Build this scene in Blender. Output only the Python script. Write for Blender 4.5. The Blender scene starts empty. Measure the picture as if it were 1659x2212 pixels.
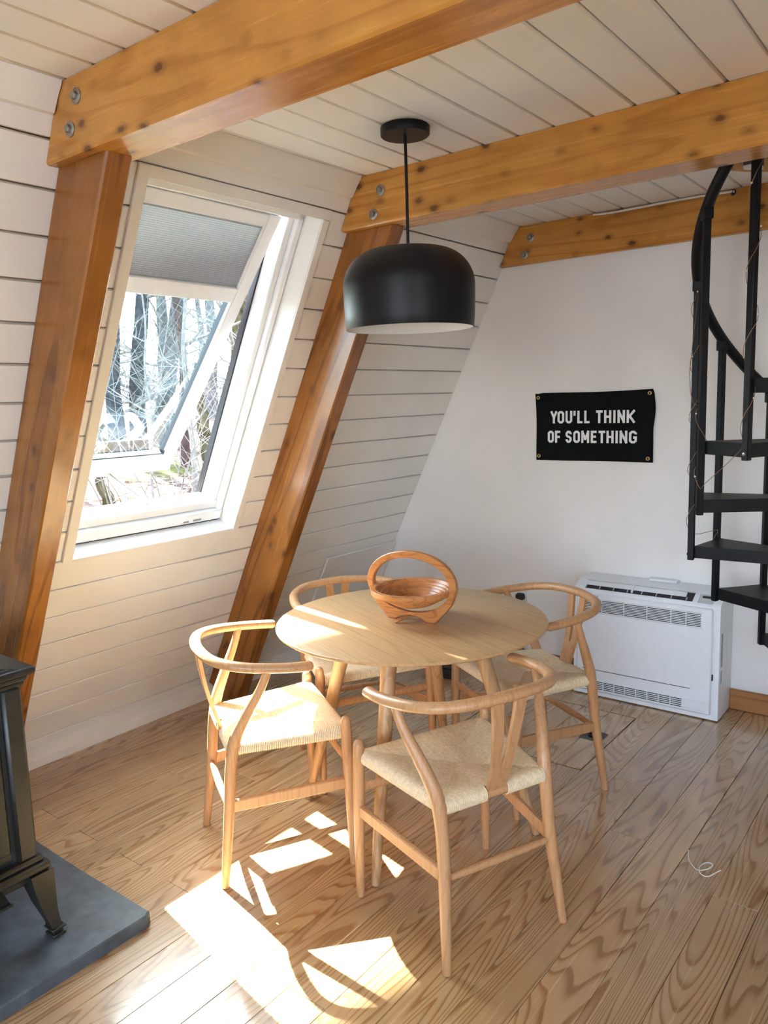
import bpy, math, random
from mathutils import Vector, Matrix
random.seed(11)
sc = bpy.context.scene
col = sc.collection
PI = math.pi
# ------------------------------------------------------------------ camera
F_PX, IW, IH = 1680.9, 1659.0, 2212.0
CAM_H = 1.55
yaw, pitch, roll = -0.66541736, -0.14352698, -0.03139176
fw = Vector((math.sin(yaw)*math.cos(pitch), math.cos(yaw)*math.cos(pitch), math.sin(pitch)))
rt = Vector((math.cos(yaw), -math.sin(yaw), 0))
up = rt.cross(fw)
r2 = rt*math.cos(roll) + up*math.sin(roll)
u2 = -rt*math.sin(roll) + up*math.cos(roll)
cam = bpy.data.objects.new('camera', bpy.data.cameras.new('camera'))
cam.data.sensor_fit = 'VERTICAL'; cam.data.sensor_height = 24.0
cam.data.lens = F_PX/IH*24.0
cam.data.clip_start = 0.05; cam.data.clip_end = 500
M = Matrix((r2, u2, -fw)).transposed().to_4x4(); M.translation = (0, 0, CAM_H)
cam.matrix_world = M
col.objects.link(cam); sc.camera = cam
# ------------------------------------------------------------------ light
SUN_DIR = Vector((0.845, -0.29, -1.0)).normalized()
sun = bpy.data.objects.new('sun', bpy.data.lights.new('sun', 'SUN'))
sun.data.energy = 90.0; sun.data.angle = math.radians(0.6); sun.data.color = (1.0, 0.95, 0.86)
sun.rotation_euler = SUN_DIR.to_track_quat('-Z', 'Y').to_euler()
sun.location = (-8, 4, 12)
col.objects.link(sun)
world = bpy.data.worlds.new('sky'); sc.world = world
world.use_nodes = True
wn = world.node_tree; wn.nodes.clear()
w_out = wn.nodes.new('ShaderNodeOutputWorld'); w_bg = wn.nodes.new('ShaderNodeBackground')
w_sky = wn.nodes.new('ShaderNodeTexSky')
w_sky.sky_type = 'NISHITA'; w_sky.sun_disc = False
w_sky.sun_elevation = math.radians(48.6); w_sky.sun_rotation = math.atan2(-0.845, 0.26)
w_sky.air_density = 1.0; w_sky.dust_density = 2.0; w_sky.ozone_density = 1.0
w_mix = wn.nodes.new('ShaderNodeMix'); w_mix.data_type = 'RGBA'
w_mul = wn.nodes.new('ShaderNodeVectorMath'); w_mul.operation = 'SCALE'; w_mul.inputs['Scale'].default_value = 1.1
w_mix.inputs[0].default_value = 0.45; w_mix.inputs[7].default_value = (4.3, 4.85, 5.7, 1)
wn.links.new(w_sky.outputs[0], w_mul.inputs[0]); wn.links.new(w_mul.outputs[0], w_mix.inputs[6])
wn.links.new(w_mix.outputs[2], w_bg.inputs[0]); wn.links.new(w_bg.outputs[0], w_out.inputs[0])
w_bg.inputs[1].default_value = 2.0
sc.view_settings.view_transform = 'Standard'; sc.view_settings.look = 'None'
sc.view_settings.gamma = 1.0; sc.view_settings.use_curve_mapping = False
sc.view_settings.exposure = 0.66
sc.cycles.max_bounces = 6; sc.cycles.diffuse_bounces = 4; sc.cycles.glossy_bounces = 2; sc.cycles.use_adaptive_sampling = True; sc.cycles.adaptive_threshold = 0.22; sc.cycles.adaptive_min_samples = 16
sc.cycles.transparent_max_bounces = 12; sc.cycles.sample_clamp_indirect = 8.0
sc.cycles.caustics_reflective = False; sc.cycles.caustics_refractive = False

def portal(m, w, h):
    l = bpy.data.lights.new('sky_portal', 'AREA'); l.shape = 'RECTANGLE'; l.size = w; l.size_y = h; l.cycles.is_portal = True
    o = bpy.data.objects.new('sky_portal', l); o.matrix_world = m; col.objects.link(o)
_k = math.hypot(1, .5018); _u = Vector((.5018, 0, 1))/_k; _o = Vector((-1, 0, .5018))/_k
m_ = Matrix((Vector((0, 1, 0)), -_u, _o)).transposed().to_4x4(); m_.translation = Vector((-3.305, 2.0, 0))+_u*1.81+_o*.5; portal(m_, .9, 1.6)
m_ = Matrix.Rotation(PI/2, 4, 'X'); m_.translation = (.2, -2.72, 1.48); portal(m_, 3.0, 1.76)
_u = Vector((-.5018, 0, 1))/_k; _o = Vector((1, 0, .5018))/_k
for y_ in (-1.0,):
    m_ = Matrix((Vector((0, 1, 0)), _u, _o)).transposed().to_4x4(); m_.translation = Vector((3.4, y_, 0))+_u*1.75+_o*.13; portal(m_, 1.2, 1.5)

# ------------------------------------------------------------------ helpers
class MB:
    def __init__(s): s.v = []; s.f = []
    def add(s, vs, fs):
        o = len(s.v); s.v += [tuple(v) for v in vs]; s.f += [tuple(i+o for i in f) for f in fs]; return s
    def box(s, x0, x1, y0, y1, z0, z1, c=0.0):
        cx, cy, cz = (x0+x1)/2, (y0+y1)/2, (z0+z1)/2
        X, Y, Z = abs(x1-x0)/2, abs(y1-y0)/2, abs(z1-z0)/2
        c = min(c, X*.9, Y*.9, Z*.9)
        if c <= 0:
            vs = [(cx+a*X, cy+b*Y, cz+d*Z) for a in (-1, 1) for b in (-1, 1) for d in (-1, 1)]
            return s.add(vs, [(0, 1, 3, 2), (4, 6, 7, 5), (0, 4, 5, 1), (2, 3, 7, 6), (0, 2, 6, 4), (1, 5, 7, 3)])
        vs = []; ix = {}
        for a in (-1, 1):
            for b in (-1, 1):
                for d in (-1, 1):
                    for k in range(3):
                        e = [X-c, Y-c, Z-c]; e[k] = (X, Y, Z)[k]
                        ix[a, b, d, k] = len(vs); vs.append((cx+a*e[0], cy+b*e[1], cz+d*e[2]))
        fs = []
        S = (-1, 1)
        for a in S:
            fs.append([ix[a, -1, -1, 0], ix[a, 1, -1, 0], ix[a, 1, 1, 0], ix[a, -1, 1, 0]])
            fs.append([ix[-1, a, -1, 1], ix[1, a, -1, 1], ix[1, a, 1, 1], ix[-1, a, 1, 1]])
            fs.append([ix[-1, -1, a, 2], ix[1, -1, a, 2], ix[1, 1, a, 2], ix[-1, 1, a, 2]])
            for b in S:
                fs.append([ix[a, b, -1, 0], ix[a, b, 1, 0], ix[a, b, 1, 1], ix[a, b, -1, 1]])
                fs.append([ix[a, -1, b, 0], ix[a, 1, b, 0], ix[a, 1, b, 2], ix[a, -1, b, 2]])
                fs.append([ix[-1, a, b, 1], ix[1, a, b, 1], ix[1, a, b, 2], ix[-1, a, b, 2]])
                for d in S: fs.append([ix[a, b, d, 0], ix[a, b, d, 1], ix[a, b, d, 2]])
        C = Vector((cx, cy, cz)); out = []
        for f in fs:
            p = [Vector(vs[i]) for i in f]; n = (p[1]-p[0]).cross(p[2]-p[0])
            m = sum(p, Vector())/len(p) - C
            out.append(f if n.dot(m) > 0 else f[::-1])
        return s.add(vs, out)
    def tube(s, pts, rad, n=10, cap=True, sq=(1, 1), upv=None, closed=False):
        pts = [Vector(p) for p in pts]; m = len(pts)
        if not hasattr(rad, '__len__'): rad = [rad]*m
        T = []
        for i in range(m):
            if closed: t = pts[(i+1) % m]-pts[i-1]
            else: t = pts[min(i+1, m-1)]-pts[max(i-1, 0)]
            T.append(t.normalized())
        ref = Vector(upv) if upv else (Vector((0, 0, 1)) if abs(T[0].z) < .9 else Vector((1, 0, 0)))
        A = (ref-T[0]*ref.dot(T[0])).normalized()
        vs = []; fs = []
        for i in range(m):
            if upv: A = (Vector(upv)-T[i]*Vector(upv).dot(T[i])).normalized()
            else: A = (A-T[i]*A.dot(T[i])).normalized()
            B = T[i].cross(A)
            for k in range(n):
                a = 2*PI*k/n
                vs.append(pts[i]+(A*math.cos(a)*sq[0]+B*math.sin(a)*sq[1])*rad[i])
        for i in range(m if closed else m-1):
            j = (i+1) % m
            for k in range(n):
                l = (k+1) % n
                fs.append((i*n+k, i*n+l, j*n+l, j*n+k))
        if cap and not closed:
            fs.append(tuple(range(n))[::-1]); fs.append(tuple((m-1)*n+k for k in range(n)))
        return s.add(vs, fs)
    def lathe(s, prof, n=32, c=(0, 0, 0), closed=False, cap=True):
        vs = []; fs = []; m = len(prof)
        for r, z in prof:
            for k in range(n):
                a = 2*PI*k/n; vs.append((c[0]+r*math.cos(a), c[1]+r*math.sin(a), c[2]+z))
        for i in range(m if closed else m-1):
            j = (i+1) % m
            for k in range(n):
                l = (k+1) % n; fs.append((i*n+k, i*n+l, j*n+l, j*n+k))
        if not closed and cap:
            if prof[0][0] > 1e-6: fs.append(tuple(range(n))[::-1])
            if prof[-1][0] > 1e-6: fs.append(tuple((m-1)*n+k for k in range(n)))
        return s.add(vs, fs)
    def prism(s, poly, a0, a1, mp):
        # poly: list of (p,q); mp(p,q,a)->xyz ; a0<a1
        n = len(poly)
        vs = [mp(p, q, a0) for p, q in poly]+[mp(p, q, a1) for p, q in poly]
        fs = [tuple(range(n))[::-1], tuple(range(n, 2*n))]+[(i, (i+1) % n, n+(i+1) % n, n+i) for i in range(n)]
        return s.add(vs, fs)
    def xf(s, m):
        s.v = [tuple(m @ Vector(v)) for v in s.v]; return s

def obj(name, mb, mat, parent=None, mtx=None, ang=40):
    me = bpy.data.meshes.new(name)
    me.from_pydata(mb.v, [], mb.f)
    if isinstance(mat, (list, tuple)):
        for q in mat: me.materials.append(q)
    else: me.materials.append(mat)
    me.validate()
    import bmesh
    bm = bmesh.new(); bm.from_mesh(me); bmesh.ops.recalc_face_normals(bm, faces=bm.faces); bm.to_mesh(me); bm.free()
    if ang:
        me.polygons.foreach_set('use_smooth', [True]*len(me.polygons))
        me.set_sharp_from_angle(angle=math.radians(ang))
    o = bpy.data.objects.new(name, me); col.objects.link(o)
    if parent: o.parent = parent
    if mtx is not None: o.matrix_basis = mtx
    return o
def inst(name, me, parent=None, mtx=None):
    o = bpy.data.objects.new(name, me); col.objects.link(o)
    if parent: o.parent = parent
    if mtx is not None: o.matrix_basis = mtx
    return o
def tag(o, label=None, cat=None, group=None, kind=None):
    if label: o['label'] = label
    if cat: o['category'] = cat
    if group: o['group'] = group
    if kind: o['kind'] = kind
    return o
def thing(name, label, cat, loc=(0, 0, 0), rz=0, group=None, kind=None):
    o = bpy.data.objects.new(name, None); col.objects.link(o)
    o.location = loc; o.rotation_euler = (0, 0, rz); o.empty_display_size = .1
    return tag(o, label, cat, group, kind)
def copy_tree(o, parent=None):
    c = o.copy(); col.objects.link(c); c.parent = parent
    for ch in list(o.children): copy_tree(ch, c)
    return c
def crom(P, n=6):
    P = [Vector(p) for p in P]; out = []
    for i in range(len(P)-1):
        a, b, c, d = P[max(i-1, 0)], P[i], P[i+1], P[min(i+2, len(P)-1)]
        for k in range(n):
            t = k/n
            out.append(.5*((2*b)+(c-a)*t+(2*a-5*b+4*c-d)*t*t+(3*b-a-3*c+d)*t**3))
    out.append(P[-1]); return out
def cval(V, n=6):
    out = []
    for i in range(len(V)-1):
        for k in range(n): out.append(V[i]+(V[i+1]-V[i])*k/n)
    return out+[V[-1]]

# ------------------------------------------------------------------ materials
def newmat(name):
    m = bpy.data.materials.new(name); m.use_nodes = True
    nt = m.node_tree; nt.nodes.clear()
    out = nt.nodes.new('ShaderNodeOutputMaterial'); p = nt.nodes.new('ShaderNodeBsdfPrincipled')
    nt.links.new(p.outputs[0], out.inputs[0]); return m, nt, p
def N(nt, t, **kw):
    n = nt.nodes.new(t)
    for k, v in kw.items(): setattr(n, k, v)
    return n
def ramp(nt, fac, stops, interp='LINEAR'):
    r = nt.nodes.new('ShaderNodeValToRGB'); r.color_ramp.interpolation = interp
    e = r.color_ramp.elements
    while len(e) > 1: e.remove(e[-1])
    e[0].position = stops[0][0]; e[0].color = (*stops[0][1], 1)
    for p, c in stops[1:]:
        q = e.new(p); q.color = (*c, 1)
    nt.links.new(fac, r.inputs[0]); return r.outputs[0]
def mixc(nt, fac, a, b, mode='MIX'):
    m = nt.nodes.new('ShaderNodeMix'); m.data_type = 'RGBA'; m.blend_type = mode
    for sock, v in ((m.inputs[0], fac), (m.inputs[6], a), (m.inputs[7], b)):
        if isinstance(v, (int, float)): sock.default_value = v
        elif isinstance(v, tuple): sock.default_value = (*v, 1) if len(v) == 3 else v
        else: nt.links.new(v, sock)
    return m.outputs[2]
def math_(nt, op, a, b=None, c=None):
    m = nt.nodes.new('ShaderNodeMath'); m.operation = op
    for s_, v in zip(m.inputs, (a, b, c)):
        if v is None: continue
        if isinstance(v, (int, float)): s_.default_value = v
        else: nt.links.new(v, s_)
    return m.outputs[0]
def coords(nt, scale=(1, 1, 1), rnd=0.0):
    tc = nt.nodes.new('ShaderNodeTexCoord'); mp = nt.nodes.new('ShaderNodeMapping')
    mp.inputs['Scale'].default_value = scale
    nt.links.new(tc.outputs['Object'], mp.inputs['Vector'])
    if rnd:
        oi = nt.nodes.new('ShaderNodeObjectInfo'); cb = nt.nodes.new('ShaderNodeCombineXYZ')
        for i, k in enumerate((rnd, rnd*1.7, rnd*.6)):
            nt.links.new(math_(nt, 'MULTIPLY', oi.outputs['Random'], k), cb.inputs[i])
        nt.links.new(cb.outputs[0], mp.inputs['Location'])
    return mp.outputs[0]
def noise(nt, vec, scale, detail=3, rough=.55, dist=0.0):
    n = nt.nodes.new('ShaderNodeTexNoise'); n.inputs['Scale'].default_value = scale
    n.inputs['Detail'].default_value = detail; n.inputs['Roughness'].default_value = rough
    n.inputs['Distortion'].default_value = dist
    nt.links.new(vec, n.inputs['Vector']); return n.outputs['Fac']
def bump(nt, p, h, strength=.2, dist=.002):
    b = nt.nodes.new('ShaderNodeBump'); b.inputs['Strength'].default_value = strength
    b.inputs['Distance'].default_value = dist
    nt.links.new(h, b.inputs['Height']); nt.links.new(b.outputs[0], p.inputs['Normal'])
def plain(name, c, rough=.5, metal=0.0, var=.06, sc_=30, bmp=0.0, spec=.5):
    m, nt, p = newmat(name)
    v = coords(nt); n = noise(nt, v, sc_, 3)
    lo = tuple(x*(1-var) for x in c); hi = tuple(min(1, x*(1+var)) for x in c)
    nt.links.new(ramp(nt, n, [(.3, lo), (.7, hi)]), p.inputs['Base Color'])
    p.inputs['Roughness'].default_value = rough; p.inputs['Metallic'].default_value = metal
    p.inputs['Specular IOR Level'].default_value = spec
    if bmp > .2: bump(nt, p, n, bmp)
    return m
def wood(name, light, dark, axis=1, rings=12, across=7.0, along=.8, rough=.38, knots=0.0, knotc=(.09, .03, .009), fine=.25, rnd=20.0,
         contrast=1.0, hue=.12, spec=.5, lo=.55, coat=0.0, blot=0.0):
    """flat-sawn grain: contour lines of a noise stretched along the grain"""
    m, nt, p = newmat(name)
    s = [across]*3; s[axis] = along
    v = coords(nt, tuple(s), rnd)
    n0 = noise(nt, v, 1.0, 2.0, .45, .35)
    fr = math_(nt, 'FRACT', math_(nt, 'MULTIPLY', n0, rings))
    mid = tuple(a+(b-a)*.35*contrast for a, b in zip(light, dark)); dk = tuple(a+(b-a)*contrast for a, b in zip(light, dark))
    c = ramp(nt, fr, [(0, light), (lo, light), (lo+.16, mid), (.80, dk), (.93, dk), (1.0, light)])
    s2 = [across*22]*3; s2[axis] = along*5
    v2 = coords(nt, tuple(s2), rnd)
    n2 = noise(nt, v2, 1.0, 3)
    c = mixc(nt, fine, c, ramp(nt, n2, [(.3, tuple(x*.55 for x in light)), (.65, tuple(min(1, x*1.15) for x in light))]), 'MIX')
    oi = nt.nodes.new('ShaderNodeObjectInfo')
    tint = ramp(nt, oi.outputs['Random'], [(0, (1-hue, 1-hue*1.15, 1-hue*1.3)), (.5, (1, 1, 1)), (1, (1+hue*.6, 1+hue*.5, 1+hue*.3))])
    c = mixc(nt, 1.0, c, tint, 'MULTIPLY')
    if blot:
        v4 = coords(nt, (1, 1, 1), rnd); n4 = noise(nt, v4, 5.0, 4, .6)
        c = mixc(nt, math_(nt, 'MULTIPLY', ramp(nt, n4, [(.42, (0, 0, 0)), (.68, (1, 1, 1))]), blot), c, mixc(nt, 1.0, c, (.55, .48, .42), 'MULTIPLY'))
    if knots:
        s3 = [knots]*3; s3[axis] = knots*.62
        v3 = coords(nt, tuple(s3), rnd)
        vo = nt.nodes.new('ShaderNodeTexVoronoi'); vo.inputs['Scale'].default_value = 1.0
        nt.links.new(v3, vo.inputs['Vector'])
        w = noise(nt, v3, 9.0, 2)
        d = math_(nt, 'ADD', vo.outputs['Distance'], math_(nt, 'MULTIPLY', math_(nt, 'SUBTRACT', w, .5), .10))
        k = ramp(nt, d, [(0.0, (1, 1, 1)), (.10, (.92, .92, .92)), (.15, (.42, .42, .42)), (.28, (0, 0, 0))])
        c = mixc(nt, math_(nt, 'MULTIPLY', k, .9), c, knotc)
    nt.links.new(c, p.inputs['Base Color'])
    p.inputs['Specular IOR Level'].default_value = spec
    nt.links.new(ramp(nt, n2, [(.2, (rough*.82,)*3), (.8, (min(1, rough*1.2),)*3)]), p.inputs['Roughness'])
    if coat:
        p.inputs['Coat Weight'].default_value = coat; p.inputs['Coat Roughness'].default_value = .12
    return m

M_FLOOR = wood('pine floor boards', (.51, .325, .16), (.295, .14, .048), 1, rings=42, across=4.4, along=.40, rough=.25, fine=.14, hue=.15, lo=.50, spec=.8, blot=.18, coat=.8)
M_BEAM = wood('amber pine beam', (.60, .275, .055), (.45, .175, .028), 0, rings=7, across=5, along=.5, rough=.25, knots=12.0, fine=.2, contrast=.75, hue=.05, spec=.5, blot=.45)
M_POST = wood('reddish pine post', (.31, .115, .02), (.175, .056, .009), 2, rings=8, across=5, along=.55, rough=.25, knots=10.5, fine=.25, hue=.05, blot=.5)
M_CHAIR = wood('beech chair wood', (.545, .295, .138), (.44, .222, .095), 2, rings=9, across=14, along=1.6, rough=.36, fine=.22, hue=.05, contrast=.8)
M_TABLE = wood('oak table wood', (.53, .32, .15), (.42, .235, .10), 0, rings=9, across=9, along=.55, rough=.38, fine=.38, hue=.03, contrast=.75)
M_TLEG = wood('oak table leg wood', (.50, .30, .14), (.35, .19, .08), 2, rings=9, across=9, along=.9, rough=.42, fine=.35, hue=.05)
M_BASKET = wood('cherry basket wood', (.50, .20, .06), (.33, .11, .03), 0, rings=8, across=16, along=3, rough=.34, fine=.3, hue=.04)
M_BASEB = wood('stained baseboard wood', (.42, .18, .06), (.28, .10, .03), 0, rings=8, across=9, along=.8, rough=.4, fine=.25)
M_RIM = wood('raw joist rim wood', (.62, .34, .13), (.42, .2, .07), 0, rings=9, across=9, along=1, rough=.6, fine=.25)

def paint(name, c, rough=.45, bm=.25, dirt=.06):
    m, nt, p = newmat(name)
    v = coords(nt, (1, 1, 1), 9.0)
    n = noise(nt, v, 2.2, 2, .6)
    cc = ramp(nt, n, [(.3, tuple(x*(1-dirt) for x in c)), (.7, c)])
    vo = nt.nodes.new('ShaderNodeTexVoronoi'); vo.inputs['Scale'].default_value = 3.3
    nt.links.new(v, vo.inputs['Vector'])
    w = noise(nt, v, 30, 2)
    d = math_(nt, 'ADD', vo.outputs['Distance'], math_(nt, 'MULTIPLY', w, .03))
    sp = ramp(nt, d, [(0, (1, 1, 1)), (.026, (1, 1, 1)), (.032, (0, 0, 0))])
    cc = mixc(nt, math_(nt, 'MULTIPLY', sp, .55), cc, (.12, .08, .06))
    nt.links.new(cc, p.inputs['Base Color']); p.inputs['Roughness'].default_value = rough
    return m
M_SHIP = paint('cream painted boards', (.83, .80, .76), .42)
M_CEIL = paint('white painted ceiling boards', (.88, .875, .865), .5)
M_TRIMW = paint('white painted trim', (.82, .80, .765), .4)
M_WALL = paint('white painted plaster', (.85, .82, .79), .6, .3, .05)
M_GAP = plain('dark gap behind boards', (.10, .08, .065), .9)
M_WINW = plain('white window lacquer', (.84, .85, .86), .28, var=.02)
M_RUB = plain('black rubber seal', (.015, .015, .016), .6)
M_BLACKM = plain('black painted steel', (.006, .006, .007), .45, var=.3, sc_=14, spec=.22)
M_LAMP = plain('matte black lamp enamel', (.005, .0055, .0065), .42, var=.1, spec=.28)
M_LAMPIN = plain('white lamp inside', (.80, .79, .76), .5, var=.02)
M_HEAT = plain('white heater plastic', (.78, .79, .81), .35, var=.02)
M_HEATG = plain('grey heater trim', (.50, .51, .49), .4, var=.03)
M_DARK = plain('dark recess', (.02, .02, .022), .7)
M_STOVE = plain('dark cast iron', (.017, .0165, .013), .38, var=.35, sc_=22, bmp=.05)
M_STOVEIN = plain('soot brick', (.05, .04, .03), .8)
M_SLATE = plain('blue grey slate', (.075, .092, .105), .45, var=.32, sc_=16, bmp=.45)
M_STEEL = plain('zinc bolt', (.36, .36, .33), .38, 1.0, var=.2)
M_BRASS = plain('brass grommet', (.62, .43, .18), .32, 1.0, var=.1)
M_CLOTH = plain('black felt cloth', (.006, .0065, .0065), .95, var=.25, sc_=300, spec=.15)
M_FELT = plain('white felt letter', (.86, .85, .85), .9, var=.05, sc_=200)
M_CORD = plain('paper cord', (.81, .645, .43), .75, var=.14, sc_=110, bmp=.15)
M_STRING = plain('white cotton string', (.75, .72, .66), .8)
M_COPPER = plain('copper wire', (.30, .16, .08), .5, .6)
M_BARK = plain('grey brown bark', (.042, .041, .042), 1.0, var=.5, sc_=9, bmp=.5, spec=0)
M_BARK2 = plain('pale branch bark', (.15, .142, .13), 1.0, var=.3, sc_=12, spec=0)
M_BARK4 = plain('pale grey bark and far haze', (.075, .073, .07), 1.0, var=.4, sc_=7, bmp=.5, spec=0)
M_BARK5 = plain('reddish young bark', (.055, .038, .034), 1.0, var=.4, sc_=9, spec=0)
M_BARK3 = plain('mossy trunk bark', (.052, .045, .024), 1.0, var=.6, sc_=5, bmp=.5, spec=0)
M_CABLE = plain('white cable sheath', (.78, .76, .72), .45)
M_OUT = plain('white outlet plastic', (.78, .77, .74), .35, var=.02)

def blind_mat():
    m, nt, p = newmat('grey pleated fabric')
    p.inputs['Base Color'].default_value = (.42, .425, .425, 1); p.inputs['Roughness'].default_value = .85
    v = coords(nt); n = noise(nt, v, 180, 2)
    nt.links.new(ramp(nt, n, [(.3, (.31, .305, .30)), (.7, (.37, .365, .36))]), p.inputs['Base Color'])
    tr = nt.nodes.new('ShaderNodeBsdfTranslucent'); tr.inputs[0].default_value = (.30, .31, .31, 1)
    mx = nt.nodes.new('ShaderNodeMixShader'); mx.inputs[0].default_value = .03
    out = [q for q in nt.nodes if q.type == 'OUTPUT_MATERIAL'][0]
    nt.links.new(p.outputs[0], mx.inputs[1]); nt.links.new(tr.outputs[0], mx.inputs[2]); nt.links.new(mx.outputs[0], out.inputs[0])
    return m
M_BLIND = blind_mat()
def glass_mat(name, tint, refl=.6):
    m = bpy.data.materials.new(name); m.use_nodes = True; nt = m.node_tree; nt.nodes.clear()
    out = nt.nodes.new('ShaderNodeOutputMaterial')
    t = nt.nodes.new('ShaderNodeBsdfTransparent'); t.inputs[0].default_value = (*tint, 1)
    g = nt.nodes.new('ShaderNodeBsdfGlossy'); g.inputs['Roughness'].default_value = .01; g.inputs[0].default_value = (.9, .95, .95, 1)
    fr = nt.nodes.new('ShaderNodeFresnel'); fr.inputs[0].default_value = 1.6
    mx = nt.nodes.new('ShaderNodeMixShader')
    nt.links.new(fr.outputs[0], mx.inputs[0]); nt.links.new(t.outputs[0], mx.inputs[1]); nt.links.new(g.outputs[0], mx.inputs[2])
    nt.links.new(mx.outputs[0], out.inputs[0]); return m
M_GLASS = glass_mat('window glass', (.74, .91, .925))
M_SGLASS = glass_mat('stove glass', (.25, .25, .25))
def ground_mat():
    m, nt, p = newmat('leaf litter')
    v = coords(nt); vo = nt.nodes.new('ShaderNodeTexVoronoi'); vo.inputs['Scale'].default_value = 9.0
    nt.links.new(v, vo.inputs['Vector'])
    c = ramp(nt, vo.outputs['Color'], [(0, (.02, .014, .010)), (.35, (.06, .042, .034)), (.7, (.11, .085, .074)), (1, (.17, .145, .13))])
    n = noise(nt, v, .35, 4)
    c = mixc(nt, ramp(nt, n, [(.52, (0, 0, 0)), (.66, (.7, .7, .7))]), c, (.06, .075, .02))
    nt.links.new(c, p.inputs['Base Color']); p.inputs['Roughness'].default_value = 1.0; p.inputs['Specular IOR Level'].default_value = 0
    bump(nt, p, vo.outputs['Distance'], .8, .04); return m
M_GROUND = ground_mat()

# ------------------------------------------------------------------ frame of the sloping wall
WX0, WS = -3.305, 0.5018
K = math.hypot(1, WS)
UP = Vector((WS, 0, 1))/K; OUT = Vector((-1, 0, WS))/K; IN = -OUT; YV = Vector((0, 1, 0))
ZC = 2.435          # ceiling height
YB = 3.90           # back wall
YF = -2.6           # front wall, behind the camera
RX0 = 3.4           # foot of the right-hand slope
def WP(y, u, d=0): return Vector((WX0, y, 0))+UP*u+OUT*d
WR = Matrix((YV, UP, IN)).transposed().to_4x4()      # local x along the wall, y up the slope, z into the room
def WM(y, u, d=0):
    m = WR.copy(); m.translation = WP(y, u, d); return m
def wx(z): return WX0+WS*z
ROW0, ROWH = 0.1263, 0.13625
WY0, WY1, WU0, WU1 = 1.597, 2.422, 1.080, 2.539       # window opening in the wall plane

# ------------------------------------------------------------------ floor
floor = tag(obj('floor', MB().box(-3.45, 3.5, YF-.1, YB+.05, -.12, -.022), M_GAP), 'pine plank floor of the room', None, None, 'structure')
FX0, FW = -0.9955, 0.1335
HX0, HX1, HY0, HY1 = FX0-7*FW, FX0-2*FW, 2.88, 3.52
def plank(parent, x0, x1, y0, y1, name='plank', dz=0.0):
    L, w = (y1-y0)/2, (x1-x0)/2
    o = obj(name, MB().box(-w+.0006, w-.0006, -L+.0005, L-.0005, -.02, 0, .0009), M_FLOOR, parent)
    o.location = ((x0+x1)/2, (y0+y1)/2, dz); return o
for k in range(-18, 33):
    x0, x1 = FX0+k*FW, FX0+(k+1)*FW
    x0 = max(x0, -3.29)
    cuts = []
    if k in (-14, -12, -10, -8): cuts = [1.402]
    y = YF+random.uniform(.2, 2.0) if not cuts else 1.402-random.uniform(1.3, 2.4)*2
    if not cuts:
        while y < YB-.25:
            cuts.append(y); y += random.uniform(1.1, 2.6)
    else: cuts = [-1.1+random.uniform(-.5, .5), 1.402, 1.402+random.uniform(1.2, 2.0)]
    ys = [YF]+[c for c in cuts if YF+.1 < c < YB-.2]+[YB]
    for a, b in zip(ys, ys[1:]):
        segs = [(a, b)]
        if HX0-.01 < x0 < HX1-.01:
            segs = []
            if a < HY0-.004: segs.append((a, min(b, HY0-.004)))
            if b > HY1+.004: segs.append((max(a, HY1+.004), b))
        for p, q in segs:
            if q-p > .03: plank(floor, x0, x1, p, q, dz=random.uniform(-.0004, 0.0))
hatch = thing('floor_hatch', 'flush plank hatch in the floor with a recessed metal pull, beside the heater', 'hatch', ((HX0+HX1)/2, (HY0+HY1)/2, 0))
for k in range(5):
    a = HX0+k*FW+(.004 if k == 0 else 0); b = HX0+(k+1)*FW-(.004 if k == 4 else 0)
    o = plank(hatch, a-(HX0+HX1)/2, b-(HX0+HX1)/2, -.316, .316)
pull = MB().box(-.05, .05, -.05, .05, .0002, .003, .001)
hp = obj('pull_plate', pull, plain('tarnished hatch plate', (.10, .09, .075), .45, .8), hatch); hp.location = (.245, .02, 0)
pr = obj('pull_ring', MB().tube([(.022*math.cos(a), .022*math.sin(a), .0045) for a in [2*PI*i/20 for i in range(20)]], .004, 6, closed=True), M_BLACKM, hp)
pc = obj('pull_cup', MB().lathe([(.018, .0031), (.0175, .0036), (0, .0034)], 20), M_DARK, hp)

# ------------------------------------------------------------------ sloping left wall, boards
def ring_backing():
    m = MB(); T = .10; d0 = -.021
    def b(y0, y1, u0, u1): m.box(y0, y1, u0, u1, d0-T, d0)
    e = .02
    b(YF, WY0-e, -.2, 7.4); b(WY1+e, YB+.1, -.2, 7.4); b(WY0-e, WY1+e, -.2, WU0-e); b(WY0-e, WY1+e, WU1+e, 7.4)
    return m.xf(WM(0, 0))
wall_left = tag(obj('wall_left', ring_backing(), M_GAP, ang=0), 'sloping wall of cream painted boards with the roof window', None, None, 'structure')
def board(parent, y0, y1, u0, u1, mat=M_SHIP, name='board', proud=0.0, c=.0035):
    L, w = (y1-y0)/2, (u1-u0)/2
    dj = random.uniform(-.0012, .0004)
    return obj(name, MB().box(-L, L, -w, w, -.02, dj+proud, c), mat, parent, WM((y0+y1)/2, (u0+u1)/2))
UTOP = ZC*K
for k in range(-1, 19):
    u0 = 0.0 if k < 0 else ROW0+k*ROWH; u1 = min(ROW0+(k+1)*ROWH, UTOP)
    g = random.uniform(.0013, .0026)
    spans = [(YF, 1.345), (2.626, YB)]
    if 7 <= k <= 17:
        spans += [(1.3455, WY0-.002), (WY1+.002, 2.625)]
    else: spans += [(1.3455, 2.625)]
    for a, b in spans: board(wall_left, a, b, u0+g, u1-g)
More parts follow.
